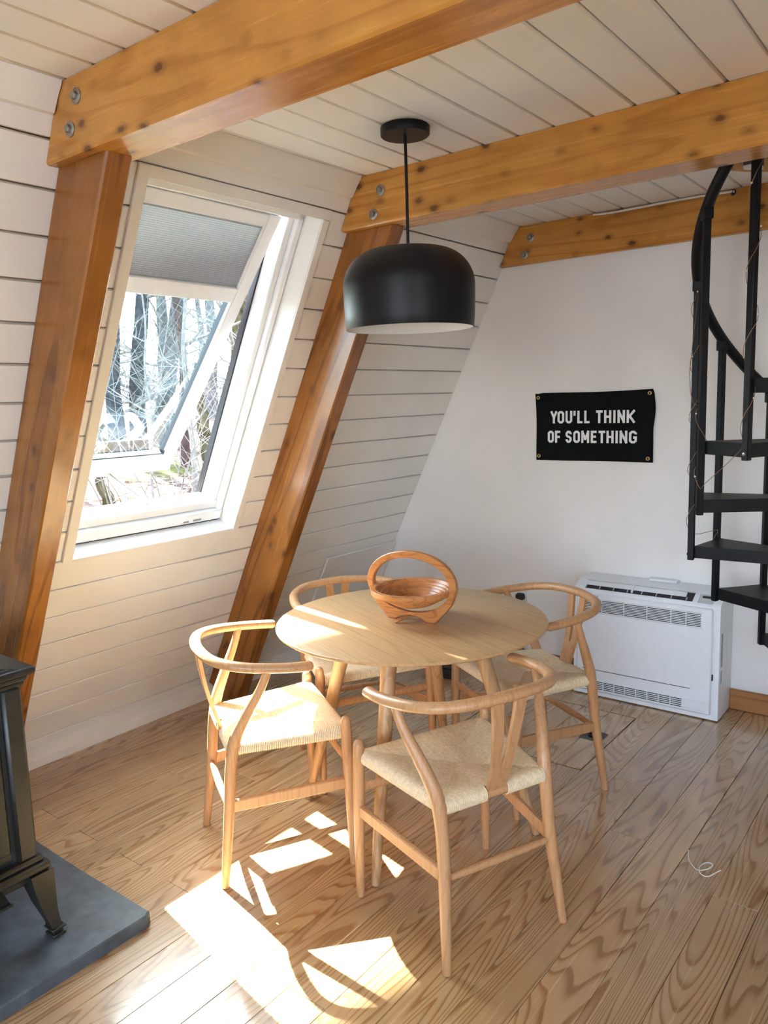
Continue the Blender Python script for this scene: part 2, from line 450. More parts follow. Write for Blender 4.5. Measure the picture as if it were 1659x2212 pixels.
# casing round the opening
trim = thing('trim_1', None, None, kind='structure'); tag(trim, 'painted casing strips around the roof window opening')
def wbox(name, y0, y1, u0, u1, d0, d1, mat, parent, c=.002):
    return obj(name, MB().box(y0, y1, u0, u1, -d1, -d0, c).xf(WM(0, 0)), mat, parent)
wbox('casing', WY0-.042, WY0, WU0, WU1+.04, -.012, .0, M_SHIP, trim)
wbox('casing', WY1, WY1+.036, WU0, WU1, -.008, .0, M_SHIP, trim)
wbox('casing', WY0-.042, WY1+.036, WU1, WU1+.041, -.006, .0, M_SHIP, trim)
# reveal linings
rev = thing('trim_2', None, None, kind='structure'); tag(rev, 'white painted reveal boards lining the roof window')
RD = .105
wbox('lining', WY0-.018, WY0, WU0-.018, WU1+.018, .0, RD+.1, M_TRIMW, rev)
wbox('lining', WY1, WY1+.018, WU0-.018, WU1+.018, .0, RD+.1, M_TRIMW, rev)
wbox('lining', WY0, WY1, WU1, WU1+.018, .0, RD+.1, M_TRIMW, rev)
wbox('sill', WY0, WY1, WU0-.018, WU0, .0, RD+.1, M_TRIMW, rev)
# foot moulding and ceiling coves
def foot(y0, y1):
    poly = [(-3.32, 0), (-3.212, 0), (-3.214, .036), (-3.222, .044), (-3.268, .062), (-3.29, .07)]
    return MB().prism(poly, y0, y1, lambda p, q, a: (p, a, q))
bb = thing('baseboard_left', None, None, kind='structure'); tag(bb, 'white moulding along the foot of the sloping wall')
for a, b in ((YF, 1.304), (1.389, 2.584), (2.667, YB)): obj('moulding', foot(a, b), M_TRIMW, bb)
cv = thing('trim_3', None, None, kind='structure'); tag(cv, 'rounded cove strips where the sloping wall meets the ceiling')
for a, b in ((YF, 1.262), (1.42, 2.541), (2.70, 3.855)):
    poly = [(wx(2.36), 2.36), (wx(2.36)+.016, 2.362), (wx(2.40)+.022, 2.40), (wx(2.425)+.03, 2.425), (wx(2.434)+.03, 2.4345), (wx(2.4345), 2.4345)]
    obj('cove', MB().prism(poly, a, b, lambda p, q, t: (p, t, q)), M_SHIP, cv)

# ------------------------------------------------------------------ other walls
bw = MB()
bw.prism([(wx(0)-.1, -.1), (RX0+.1, -.1), (RX0-WS*6.6, 6.6), (wx(6.6), 6.6)], YB, YB+.1, lambda p, q, a: (p, a, q))
wall_back = tag(obj('wall_back', bw, M_WALL, ang=0), 'white plastered end wall', None, None, 'structure')
RUP = Vector((-WS, 0, 1))/K; ROUT = Vector((1, 0, WS))/K
def RM():
    m = Matrix((YV, RUP, -ROUT)).transposed().to_4x4(); m.translation = (RX0, 0, 0); return m
rw = MB()
for a, b, c, d in ((YF, -1.6, -.2, 7.3), (-.4, YB+.1, -.2, 7.3), (-1.6, -.4, -.2, 1.0), (-1.6, -.4, 2.5, 7.3)):
    rw.box(a, b, c, d, -.12, 0)
rw.xf(RM())
wall_right = tag(obj('wall_right', rw, M_WALL, ang=0), 'sloping wall on the other side of the room', None, None, 'structure')
fw_ = MB()
FO = (-1.3, 1.7, .60, 2.36)      # glazed opening behind the camera
fw_.prism([(wx(0)-.1, -.1), (FO[0], -.1), (FO[0], 6.6), (wx(6.6), 6.6)], YF-.1, YF, lambda p, q, a: (p, a, q))
fw_.prism([(FO[1], -.1), (RX0+.1, -.1), (RX0-WS*6.6, 6.6), (FO[1], 6.6)], YF-.1, YF, lambda p, q, a: (p, a, q))
fw_.box(FO[0], FO[1], YF-.1, YF, FO[3], 6.6); fw_.box(FO[0], FO[1], YF-.1, YF, -.1, FO[2])
for x in (-.3, .7): fw_.box(x-.04, x+.04, YF-.1, YF, FO[2], FO[3])
wall_front = tag(obj('wall_front', fw_, M_WALL, ang=0), 'end wall with tall window openings behind the camera', None, None, 'structure')
bsb = thing('baseboard_back', None, None, kind='structure'); tag(bsb, 'stained wooden skirting board along the end wall')
o = obj('skirting', MB().box(-1.18, 1.18, -.011, .011, 0, .1, .004), M_BASEB, bsb); o.location = (.245, YB-.011, 0)
o = obj('skirting', MB().box(-.77, .77, -.011, .011, 0, .1, .004), M_BASEB, bsb); o.location = (-2.43, YB-.011, 0)

# ------------------------------------------------------------------ ceiling
SCX, SCY, SHR = -.503, 3.308, .462
ceil_b = MB(); CX0, CWD = -1.634, .1366
bays = ((YF, 1.29), (1.39, 2.57), (2.67, YB-.02))
pieces = []
for k in range(-4, 27):
    x0, x1 = max(CX0+k*CWD, wx(ZC)-.03), min(CX0+(k+1)*CWD, RX0-WS*ZC+.05)
    if x1-x0 < .012: continue
    for bi, (a, b) in enumerate(bays):
        segs = [(a, b)]
        if bi == 2:
            xm = min(max((x0+x1)/2, x0), x1); dx = abs(xm-SCX)
            if dx < SHR:
                hlf = math.sqrt(SHR*SHR-dx*dx)
                segs = [(a, SCY-hlf), (SCY+hlf, b)]
        for p, q in segs:
            if q-p > .02: pieces.append((x0, x1, p, q))
for x0, x1, a, b in pieces: ceil_b.box(x0, x1, a-.04 if a < 2.7 else a, b+.04 if b < 2.6 else b, ZC+.02, ZC+.09)
ceiling = tag(obj('ceiling', ceil_b, M_GAP, ang=0), 'ceiling of white painted boards', None, None, 'structure')
for x0, x1, a, b in pieces:
    g = random.uniform(.0012, .0026)
    w, L = (x1-x0)/2-g, (b-a)/2
    o = obj('board', MB().box(-w, w, -L, L, random.uniform(0, .0012), .02, .005), M_CEIL, ceiling); o.location = ((x0+x1)/2, (a+b)/2, ZC)
rim = MB(); n = 40
for i in range(n):
    a0, a1 = 2*PI*i/n, 2*PI*(i+1)/n
    for (r0, r1) in ((SHR-.004, SHR+.012),):
        pts = [(SCX+r*math.cos(a), SCY+r*math.sin(a)) for r, a in ((r0, a0), (r1, a0), (r1, a1), (r0, a1))]
        rim.prism(pts, ZC-.002, ZC+.10, lambda p, q, t: (p, q, t))
obj('stair_opening_rim', rim, M_RIM, ceiling, ang=30)

# ------------------------------------------------------------------ beams and posts
BZ0 = 2.240
def bolt(parent, x, y, z):
    w = obj('bolt', MB().lathe([(.0, 0), (.021, 0), (.021, .003), (.0195, .0042), (0, .0042)], 24), M_STEEL, parent, Matrix.Translation((x, y, z)) @ Matrix.Rotation(PI/2, 4, 'X'))
    obj('bolt_head', MB().lathe([(0, .004), (.0115, .004), (.0115, .011), (.0095, .0135), (0, .0135)], 6), M_STEEL, w)
    return w
def beam(y0, y1, label, bolts, z0=BZ0):
    t = thing('ceiling_beam', label, 'beam', (0, (y0+y1)/2, z0), group='ceiling beams')
    xl0, xl1 = wx(z0)+.003, wx(ZC)+.003
    xr0, xr1 = RX0-WS*z0-.003, RX0-WS*ZC-.003
    h = ZC-z0-.0005; hy = (y1-y0)/2; c = .006
    m = MB()
    prof = [(-hy, c), (-hy, h), (hy, h), (hy, c), (hy-c, 0), (-hy+c, 0)]
    vs = []
    for (yy, zz) in prof: vs.append((xl0+WS*zz, yy, zz))
    for (yy, zz) in prof: vs.append((xr0-WS*zz, yy, zz))
    nn = len(prof)
    m.add(vs, [tuple(range(nn)), tuple(range(nn, 2*nn))[::-1]]+[(i, nn+i, nn+(i+1) % nn, (i+1) % nn) for i in range(nn)])
    obj('timber', m, M_BEAM, t, ang=20)
    for x, z in bolts: bolt(t, x, -hy, z-z0)
    return t
beam(1.266, 1.417, 'amber pine ceiling beam nearest the viewer, crossing the upper left corner', [(-1.997, 2.381), (-2.039, 2.306)])
beam(2.545, 2.698, 'amber pine ceiling beam in the middle, just behind the pendant lamp', [(-1.964, 2.366), (-2.003, 2.281)])
beam(3.862, YB-.002, 'thin amber pine beam along the top of the end wall', [(-1.99, 2.371), (-2.028, 2.287)])
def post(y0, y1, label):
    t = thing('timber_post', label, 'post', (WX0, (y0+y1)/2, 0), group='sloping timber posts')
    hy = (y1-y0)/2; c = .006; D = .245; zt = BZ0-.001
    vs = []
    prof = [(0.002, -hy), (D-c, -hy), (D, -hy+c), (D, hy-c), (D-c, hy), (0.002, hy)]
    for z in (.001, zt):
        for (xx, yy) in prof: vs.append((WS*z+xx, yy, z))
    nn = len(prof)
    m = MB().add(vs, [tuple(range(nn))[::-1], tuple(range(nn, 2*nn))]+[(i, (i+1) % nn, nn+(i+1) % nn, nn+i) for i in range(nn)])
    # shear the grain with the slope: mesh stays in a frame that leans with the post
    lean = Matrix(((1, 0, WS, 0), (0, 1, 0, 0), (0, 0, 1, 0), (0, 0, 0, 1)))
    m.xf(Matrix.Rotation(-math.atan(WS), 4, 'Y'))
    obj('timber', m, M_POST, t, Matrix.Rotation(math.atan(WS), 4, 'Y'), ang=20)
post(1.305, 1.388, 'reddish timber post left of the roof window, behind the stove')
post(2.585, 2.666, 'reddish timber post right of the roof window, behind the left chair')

# ------------------------------------------------------------------ roof window
win = thing('window_1', None, None, kind='structure'); tag(win, 'white top-hung roof window standing open')
FY0, FY1, FU0, FU1 = WY0+.004, WY1-.004, WU0+.006, WU1-.004
# outer frame, stepped profile
wbox('frame_rail', FY0, FY1, FU0, FU0+.052, RD-.018, RD+.10, M_WINW, win, .004)
wbox('frame_rail', FY0, FY1, FU0+.052, FU0+.094, RD+.004, RD+.10, M_WINW, win, .006)
wbox('frame_rail', FY0, FY1, FU1-.034, FU1, RD-.012, RD+.13, M_WINW, win, .004)
for s in (0, 1):
    ya, yb = (FY0, FY0+.012) if s == 0 else (FY1-.028, FY1)
    wbox('frame_stile', ya, yb, FU0, FU1, RD-.012, RD+.10, M_WINW, win, .003)
    ya, yb = (FY0+.012, FY0+.022) if s == 0 else (FY1-.058, FY1-.028)
    wbox('frame_stile', ya, yb, FU0, FU1, RD+.012, RD+.12, M_WINW, win, .004)
    ya, yb = (FY0+.022, FY0+.028) if s == 0 else (FY1-.066, FY1-.058)
    wbox('weather_seal', ya, yb, FU0+.06, FU1-.02, RD+.09, RD+.122, M_RUB, win, .001)
wbox('weather_seal', FY0, FY1, FU0-.006, FU0, RD-.012, RD+.09, M_RUB, win, 0)
wbox('latch_plate', WY0+.6, WY0+.63, FU0+.010, FU0+.018, RD-.0195, RD-.018, M_STEEL, win, 0)
wbox('latch_plate', WY0+.655, WY0+.70, FU0+.012, FU0+.021, RD-.0195, RD-.018, M_STEEL, win, 0)
# sash, hinged at the top
TH = math.radians(12.66)
DN = -UP*math.cos(TH)+OUT*math.sin(TH)
SN = YV.cross(-DN)                         # towards the room
SO = WP(0, 2.49, .13)
SM = Matrix((YV, -DN, SN)).transposed().to_4x4(); SM.translation = SO     # local x=y world, y = up the sash, z = into the room
SY0, SY1, SL, SB = FY0+.030, FY1-.084, 1.345, .062
sash = bpy.data.objects.new('sash', None); col.objects.link(sash); sash.parent = win
def sbox(name, y0, y1, v0, v1, z0, z1, mat, parent=sash, c=.003):
    return obj(name, MB().box(y0, y1, -v1, -v0, z0, z1, c).xf(SM), mat, parent)
sbox('sash_stile', SY0, SY0+SB, 0, SL, -.05, 0, M_WINW); sbox('sash_stile', SY1-SB, SY1, 0, SL, -.05, 0, M_WINW)
sbox('sash_rail', SY0+SB, SY1-SB, 0, .055, -.05, 0, M_WINW); sbox('sash_rail', SY0+SB, SY1-SB, SL-.098, SL, -.05, 0, M_WINW)
sbox('glazing_bead', SY0+SB, SY0+SB+.008, .055, SL-.098, -.042, -.012, M_RUB, c=0); sbox('glazing_bead', SY1-SB-.008, SY1-SB, .055, SL-.098, -.042, -.012, M_RUB, c=0)
sbox('glazing_bead', SY0+SB, SY1-SB, SL-.104, SL-.098, -.042, -.012, M_RUB, c=0)
obj('pane', MB().add([SM @ Vector((x, -v, -.03)) for x, v in ((SY0+SB, .05), (SY1-SB, .05), (SY1-SB, SL-.095), (SY0+SB, SL-.095))], [(0, 1, 2, 3)]), M_GLASS, sash, ang=0)
sbox('catch', (SY0+SY1)/2-.17, (SY0+SY1)/2-.15, SL-.06, SL-.045, 0, .006, M_STEEL, c=.001)
sa, sb_ = SM @ Vector((2.0, -(SL-.006), -.03)), WP(2.03, FU0+.10, RD+.05)
for dx in (-.007, .007): obj('opener_arm', MB().tube([sa+YV*dx, sb_+YV*dx], .0055, 6), M_STEEL, win)
obj('opener_bracket', MB().box(1.985, 2.015, -(SL+.012), -(SL-.004), -.045, -.012, .002).xf(SM), M_STEEL, sash)
# cellular shade in the top of the sash
bl = thing('cellular_shade', 'grey pleated cellular shade pulled a third down the roof window', 'shade', tuple(SM @ Vector((1.97, -.06, .0))))
inv = Matrix.Translation(-(SM @ Vector((1.97, -.06, .0))))
fm = MB(); NP = 34; v0, v1 = .052, .335; vs = []
for i in range(NP*2+1):
    v = v0+(v1-v0)*i/(NP*2); z = -.006+(.0022 if i % 2 else -.0018)
    for x in (SY0+SB+.004, SY1-SB-.004): vs.append(inv @ (SM @ Vector((x, -v, z))))
fm.add(vs, [(2*i, 2*i+1, 2*i+3, 2*i+2) for i in range(NP*2)])
obj('pleated_fabric', fm, M_BLIND, bl, ang=0)
obj('bottom_rail', MB().box(SY0+SB+.002, SY1-SB-.002, -.402, -.332, -.018, .006, .004).xf(inv @ SM), M_WINW, bl)
for x in (SY0+SB+.003, SY1-SB-.009): obj('side_channel', MB().box(x, x+.006, -1.22, -.05, -.012, .002, .001).xf(inv @ SM), M_WINW, bl)

# ------------------------------------------------------------------ wishbone chairs
def chair_seat():
    m = MB()
    FC, RC = (.222, .203, .462), (.172, -.160, .450)       # rail end points (half)
    ctr = Vector((0.0, .025, .452))
    corners = [Vector((-FC[0], FC[1], FC[2])), Vector((FC[0], FC[1], FC[2])), Vector((RC[0], RC[1], RC[2])), Vector((-RC[0], RC[1], RC[2]))]
    r, cr, step = .0195, .0029, .0059
    for i in range(4):
        a, b = corners[i], corners[(i+1) % 4]
        e = b-a; L = e.length; ed = e/L
        nin = Vector((-ed.y, ed.x, 0)); 
        if nin.dot(ctr-a) < 0: nin = -nin
        n = int(L/step)
        foot_t = (ctr-a).dot(ed)/L
        D = (ctr-a).dot(nin)
        for k in range(n):
            t = (k+.5)/n
            bare = i == 2 and abs(t-.5)*L < .034               # bare rail behind the splat
            depth = D*(t/foot_t if t < foot_t else (1-t)/(1-foot_t))
            p = a+e*t
            pts = []
            for ang in ((1.57,) if bare else (-1.25, -.7, -.1, .5, 1.05, 1.57)):
                pts.append(p-nin*math.cos(ang)*r*(1.0)+Vector((0, 0, math.sin(ang)*r*1.05)))
            m_ = max(2, int(depth/.045)+1)
            for j in range(1, m_+1):
                q = depth*j/m_
                dip = .0195*(1-abs(q)/D*1.0)-.002*math.sin(PI*min(1, q/D))
                zt = p.z+.0205+(ctr.z+.004-p.z-.0205)*(q/D)**1.15
                pts.append(p+nin*q+Vector((0, 0, zt-p.z)))
            if bare: pts[0] = pts[0]+nin*.002+Vector((0, 0, -.003))
            pts.append(pts[-1]+nin*.003+Vector((0, 0, -.008)))
            m.tube(pts, cr, 5, cap=False)
    # underside
    u = [c+Vector((0, 0, -.012)) for c in corners]
    m.add(u+[c+Vector((0, 0, .0)) for c in corners]+[ctr-Vector((0, 0, .012))], [(3, 2, 1, 0), (4, 5, 8), (5, 6, 8), (6, 7, 8), (7, 4, 8)])
    return m
def build_chair():
    t = thing('wishbone_chair', 'x', 'chair')
    for s in (-1, 1):
        P = crom([(.246*s, .214, .0), (.2445*s, .212, .16), (.242*s, .209, .33), (.240*s, .206, .46), (.239*s, .205, .505)], 4)
        R = cval([.0128, .0158, .0185, .0185, .0168], 4)
        P += [Vector((.239*s, .205, .512)), Vector((.239*s, .205, .518)), Vector((.239*s, .205, .5205))]; R += [.0142, .0092, .003]
        obj('leg', MB().tube(P, R, 14), M_CHAIR, t)
        P = crom([(.207*s, -.214, 0), (.197*s, -.198, .13), (.187*s, -.181, .27), (.184*s, -.168, .40), (.191*s, -.150, .49), (.213*s, -.112, .575), (.238*s, -.072, .655), (.250*s, -.045, .722)], 5)
        R = cval([.0125, .016, .0185, .0195, .0205, .018, .0145, .0125], 5)
        obj('leg', MB().tube(P, R, 14), M_CHAIR, t)
    B = [(.262, .084, .718), (.2645, .03, .722), (.257, -.04, .728), (.236, -.115, .735), (.194, -.175, .742), (.125, -.215, .748), (0, -.232, .752)]
    B = B+[(-x, y, z) for x, y, z in B[-2::-1]]
    P = crom(B, 5); R = [.0172]*len(P)
    def endr(P, R, d):
        e = P[0] if d == 0 else P[-1]; q = P[1] if d == 0 else P[-2]; dr = (e-q).normalized()
        ext = [(e+dr*.006, .0155), (e+dr*.011, .0115), (e+dr*.0135, .005)]
        if d == 0: return [x for x, _ in ext[::-1]]+P, [y for _, y in ext[::-1]]+R
        return P+[x for x, _ in ext], R+[y for _, y in ext]
    P, R = endr(P, R, 0); P, R = endr(P, R, 1)
    obj('back_rail', MB().tube(P, R, 14, sq=(.93, 1.12), upv=(0, 0, 1)), M_CHAIR, t)
    # Y shaped splat
    b0, b1 = Vector((0, -.163, .446)), Vector((0, -.232, .742))
    ax = (b1-b0); nz = Vector((0, ax.z, -ax.y)).normalized()
    def mp(p, q, a): 
        bow = -.010*math.sin(PI*q)
        return b0+ax*q+Vector((p, 0, 0))+nz*(a+bow)
    sp = MB(); ns = 8
    def strip(outer, inner):
        # outer/inner: lists of (x,q) of equal length
        vs = []; fs = []; n = len(outer)
        for a in (-.006, .006):
            for (x0, q0), (x1, q1) in zip(outer, inner): vs += [mp(x0, q0, a), mp(x1, q1, a)]
        for i in range(n-1):
            A = 2*i; Bq = 2*n+2*i
            fs += [(A, A+1, A+3, A+2), (Bq, Bq+2, Bq+3, Bq+1), (A, A+2, Bq+2, Bq), (A+1, Bq+1, Bq+3, A+3)]
        fs += [(0, 2*n, 2*n+1, 1), (2*n-2, 2*n-1, 4*n-1, 4*n-2)]
        sp.add(vs, fs)
    lo_ = [(0.0315+.003*q/.36, q) for q in (0, .12, .24, .34)]
    strip([(-x, q) for x, q in lo_], [(x, q) for x, q in lo_])
    for s in (-1, 1):
        qs = [.34, .37, .42, .5, .6, .7, .8, .9, 1.0]
        outer = [(s*(.0343+(.058-.0343)*((q-.34)/.66)**1.05), q) for q in qs]
        inner = [(s*x, q) for x, q in zip((.0, .0055, .0075, .0092, .0115, .0142, .0168, .0195, .022), qs)]
        strip(outer, inner)
    obj('splat', sp, M_CHAIR, t, ang=35)
    for s in (-1, 1):
        a, b = Vector((.243*s, .211, .292)), Vector((.188*s, -.183, .262))
        d = (b-a).normalized(); n_ = Vector((d.y, -d.x, 0)).normalized(); u_ = n_.cross(d)
        if u_.z < 0: u_ = -u_
        bx = MB().box(-.0085, .0085, -.02, .02, 0, (b-a).length, .004)
        bx.xf(Matrix.Translation(a) @ Matrix((n_, u_, d)).transposed().to_4x4())
        obj('side_stretcher', bx, M_CHAIR, t)
        obj('seat_rail', MB().tube([(.226*s, .205, .459), (.176*s, -.16, .449)], .0115, 8), M_CHAIR, t)
    obj('front_stretcher', MB().tube([(-.243, .209, .36), (.243, .209, .36)], .0105, 10, sq=(1.5, .8)), M_CHAIR, t)
    obj('rear_stretcher', MB().tube(crom([(-.188, -.183, .255), (0, -.186, .257), (.188, -.183, .255)], 3), [.009, .0105, .012, .013, .012, .0105, .009], 10), M_CHAIR, t)
    obj('seat_rail', MB().tube([(-.24, .205, .46), (.24, .205, .46)], .0115, 8), M_CHAIR, t)
    obj('seat_rail', MB().tube([(-.186, -.16, .449), (.186, -.16, .449)], .0165, 12), M_CHAIR, t)
    tag(obj('seat', chair_seat(), M_CORD, t), 'woven paper cord seat')
    return t
chair = build_chair()
# (x, y, facing angle) ; local +Y is the front of the chair
spots = [(-1.194, 1.858, 157.37, 'wishbone chair nearest the viewer, its Y-shaped back turned to us'),
         (-1.938, 1.780, 58.9, 'wishbone chair left of the table with its seat in the sunlight'),
         (-2.088, 2.447, -29.0, 'wishbone chair behind the table near the corner, facing us'),
         (-1.406, 2.703, 240.0, 'wishbone chair right of the table in front of the heater')]
for i, (x, y, a, lb) in enumerate(spots):
    c = chair if i == 0 else copy_tree(chair)
    c.location = (x, y, 0.0005); c.rotation_euler = (0, 0, math.radians(a-90))
    tag(c, lb, 'chair', 'wishbone chairs around the table')

# ------------------------------------------------------------------ round table
TX, TY, TZ = -1.62, 2.203, .763
table = thing('round_table', 'round oak dining table with four splayed tapered legs', 'table', (TX, TY, 0), math.radians(-22))
R_ = .487
obj('tabletop', MB().lathe([(0, TZ-.022), (R_-.04, TZ-.022), (R_-.006, TZ-.0125), (R_-.001, TZ-.009), (R_, TZ-.005), (R_-.002, TZ-.0015), (R_-.006, TZ), (0, TZ)], 96), M_TABLE, table, ang=30)
for k in range(4):
    a = math.radians(18.4+22+90*k)
    b = Vector((.447*math.cos(a), .447*math.sin(a), .0005)); t_ = Vector((.235*math.cos(a), .235*math.sin(a), TZ-.023))
    obj('leg', MB().tube([b.lerp(t_, q) for q in (0, .012, .15, .4, .7, 1)], [.0125, .0142, .0172, .0215, .0255, .0275], 18), M_TLEG, table)
for k in range(2):
    a = math.radians(18.4+22+90*k); d = Vector((math.cos(a), math.sin(a), 0))
    bx = MB().box(-.26, .26, -.02, .02, TZ-.058, TZ-.0225, .004).xf(Matrix.Rotation(a, 4, 'Z'))
    obj('cross_brace', bx, M_TLEG, table)

# ------------------------------------------------------------------ folding wooden basket
bk = thing('wooden_basket', 'collapsible spiral-cut wooden basket with oval handle on the table', 'basket', (-1.604, 2.189, TZ+.0003), math.atan2(.018, .169))
outer = []
for i in range(25):
    a = PI*i/24; outer.append((.182*math.cos(a), .13+.123*math.sin(a)**.92))
outer += [(-.176, .105), (-.163, .075), (-.142, .047), (-.115, .020), (-.096, .0), (-.062, .0), (-.046, .011), (-.02, .0175), (.02, .0175), (.046, .011), (.062, .0), (.096, .0), (.115, .020), (.142, .047), (.163, .075), (.176, .105)]
def star(poly, a, c=(0, .13)):
    d = (math.cos(a), math.sin(a)); best = .05
    for (x0, z0), (x1, z1) in zip(poly, poly[1:]+poly[:1]):
        ex, ez = x1-x0, z1-z0; den = d[0]*ez-d[1]*ex
        if abs(den) < 1e-9: continue
        s_ = ((x0-c[0])*ez-(z0-c[1])*ex)/den; t_ = ((x0-c[0])*d[1]-(z0-c[1])*d[0])/den
        if s_ > 0 and -1e-6 <= t_ <= 1+1e-6: best = max(best, s_)
    return best
rg = MB(); NA = 96; vs = []
for i in range(NA):
    a = 2*PI*i/NA; ro = star(outer, a)
    ri = 1/math.sqrt((math.cos(a)/.157)**2+(math.sin(a)/(.098 if math.sin(a) > 0 else .0985))**2)
    for (r, y) in ((ri+.002, -.011), (ro-.003, -.011), (ro, -.008), (ro, .008), (ro-.003, .011), (ri+.002, .011), (ri, .009), (ri, -.009)):
        vs.append((r*math.cos(a), y, .13+r*math.sin(a)))
fs = []
for i in range(NA):
    j = (i+1) % NA
    for k in range(8): fs.append((i*8+k, i*8+(k+1) % 8, j*8+(k+1) % 8, j*8+k))
obj('handle_ring', rg.add(vs, fs), M_BASKET, bk, ang=35)
prof = [(0, .054), (.058, .054), (.066, .058)]
nst = 7
for i in range(nst):
    r0 = .066+(.138-.066)*(i+1)/nst; z0 = .058+(.098-.058)*(i+1)/nst
    prof += [(r0-.0015, z0-.0035), (r0, z0)]
prof += [(.1525, .1005), (.154, .104), (.154, .116), (.1525, .119), (.1365, .119), (.135, .117)]
for i in range(nst):
    f = i/nst
    r0 = .1345-(.1345-.058)*f; z1 = .116-(.116-.062)*(i+1)/nst; r1 = .1345-(.1345-.058)*(i+1)/nst
    prof += [(r0-.0015, z1+.002), (r0-.003, z1), (r1+.0015, z1)]
prof += [(.05, .060), (0, .060)]
obj('spiral_bowl', MB().lathe(prof, 72), M_BASKET, bk, Matrix.Translation((0, .012, 0)) @ Matrix.Rotation(math.radians(0), 4, 'X'), ang=25)
ft = MB(); P = crom([(-.035, -.062, .003), (-.02, -.04, .0145), (.0, -.01, .018), (.02, .02, .0165)], 4)
ft.tube(P, .0055, 8, sq=(.7, 1.7), upv=(0, 0, 1)); obj('prop_foot', ft, M_BASKET, bk)
for s in (-1, 1): obj('pivot', MB().tube([(.150*s, .004, .109), (.162*s, .002, .110)], .004, 8), M_BASKET, bk)

# ------------------------------------------------------------------ pendant lamp
LX, LY = -1.591, 2.203
lamp = thing('pendant_lamp', 'black dome pendant lamp with white inside hanging over the table', 'lamp', (LX, LY, ZC-.0005))
obj('canopy', MB().lathe([(0, 0), (.080, 0), (.0815, -.002), (.0815, -.024), (.079, -.027), (0, -.027)][::-1], 48), M_LAMP, lamp)
obj('cord', MB().tube([(0, 0, -.026), (.001, 0, -.2), (0, 0, -.392)], .0052, 10), M_LAMP, lamp)
po = [(.012, -.388)]
for i in range(15):
    a = PI/2*i/14; po.append((.105+.118*math.sin(a), -.512+.122*math.cos(a)))
po += [(.2225, -.56), (.2205, -.61), (.2175, -.648)]
pin = [(r-.003, z-.0025) for r, z in po[1:]][::-1]
pin[0] = (.2145, -.648)
sh = obj('shade', MB().lathe([(0, -.388)]+po+[(.2165, -.6495), (.2150, -.6495)], 72, cap=False), M_LAMP, lamp, ang=50)
obj('shade_lining', MB().lathe([(.2158, -.6492)]+pin+[(0, -.394)], 72, cap=False), M_LAMPIN, sh, ang=50)
obj('socket', MB().lathe([(0, -.39), (.022, -.39), (.022, -.455), (.018, -.46), (0, -.46)][::-1], 20), M_LAMP, lamp)
obj('bulb', MB().lathe([(0.0, -.575), (.018, -.571), (.03, -.553), (.033, -.533), (.027, -.508), (.014, -.485), (.013, -.46)], 24), plain('frosted bulb', (.85, .84, .8), .3, var=.01), lamp)

# ------------------------------------------------------------------ heat pump console
HXL, HXR, HYF = -1.654, -.935, 3.675
ht = thing('heat_pump', 'white floor-standing heat pump console against the end wall', 'heater', ((HXL+HXR)/2, YB, 0))
ox = (HXL+HXR)/2
def hb(name, x0, x1, z0, z1, y0, y1, mat, parent=ht, c=.003): return obj(name, MB().box(x0-ox, x1-ox, y0-YB, y1-YB, z0, z1, c), mat, parent)
body = MB()
prof = [(HYF, .006), (HYF, .552), (HYF+.006, .562), (HYF+.066, .596), (HYF+.078, .6), (YB-.003, .6), (YB-.003, .006)]
body.prism([(y-YB, z) for y, z in prof], HXL-ox, HXR-ox, lambda p, q, a: (a, p, q))
obj('body', body, M_HEAT, ht, ang=30)
hb('plinth', HXL+.02, HXR-.02, 0, .008, HYF+.02, YB-.02, M_HEATG)
pan = hb('front_panel', HXL+.02, -.966, .03, .545, HYF-.014, HYF+.002, M_HEAT, c=.006)
# outlet slot in the sloping top edge
sl_d = Vector((0, .06, .034)).normalized(); sl_n = Vector((0, -.034, .06)).normalized()
def onslope(x0, x1, v0, v1, h0, h1, name, mat, parent=ht, c=.001):
    b = MB().box(x0-ox, x1-ox, v0, v1, h0, h1, c)
    m = Matrix((Vector((1, 0, 0)), sl_d, sl_n)).transposed().to_4x4(); m.translation = (0, HYF+.006-YB, .562)
    return obj(name, b.xf(m), mat, parent)
slot = onslope(-1.598, -1.066, .004, .062, .0, .0025, 'outlet_slot', M_DARK)
onslope(-1.596, -1.10, .026, .058, .002, .007, 'outlet_flap', M_HEAT, c=.002)
for x in [(-1.596+.5*i/7) for i in range(8)]: onslope(x, x+.004, .006, .024, .0015, .006, 'vane', M_HEATG, slot, 0)
onslope(-1.36, -1.352, .006, .058, .002, .014, 'vane_lever', M_HEAT, slot, .001)
onslope(-1.60, -1.064, .060, .064, .0, .006, 'slot_lip', M_HEATG)
dp = onslope(-1.042, -.972, .0, .062, .0, .002, 'control_panel', M_HEATG)
onslope(-1.028, -.986, .036, .050, .002, .0028, 'display', M_DARK, dp, 0)
for i in range(4): onslope(-1.026+.011*i, -1.020+.011*i, .024, .027, .002, .0028, 'button', M_HEAT, dp, 0)
hb('cable_cover', -1.33, -1.19, .6, .612, YB-.05, YB-.004, M_HEAT, c=.002)
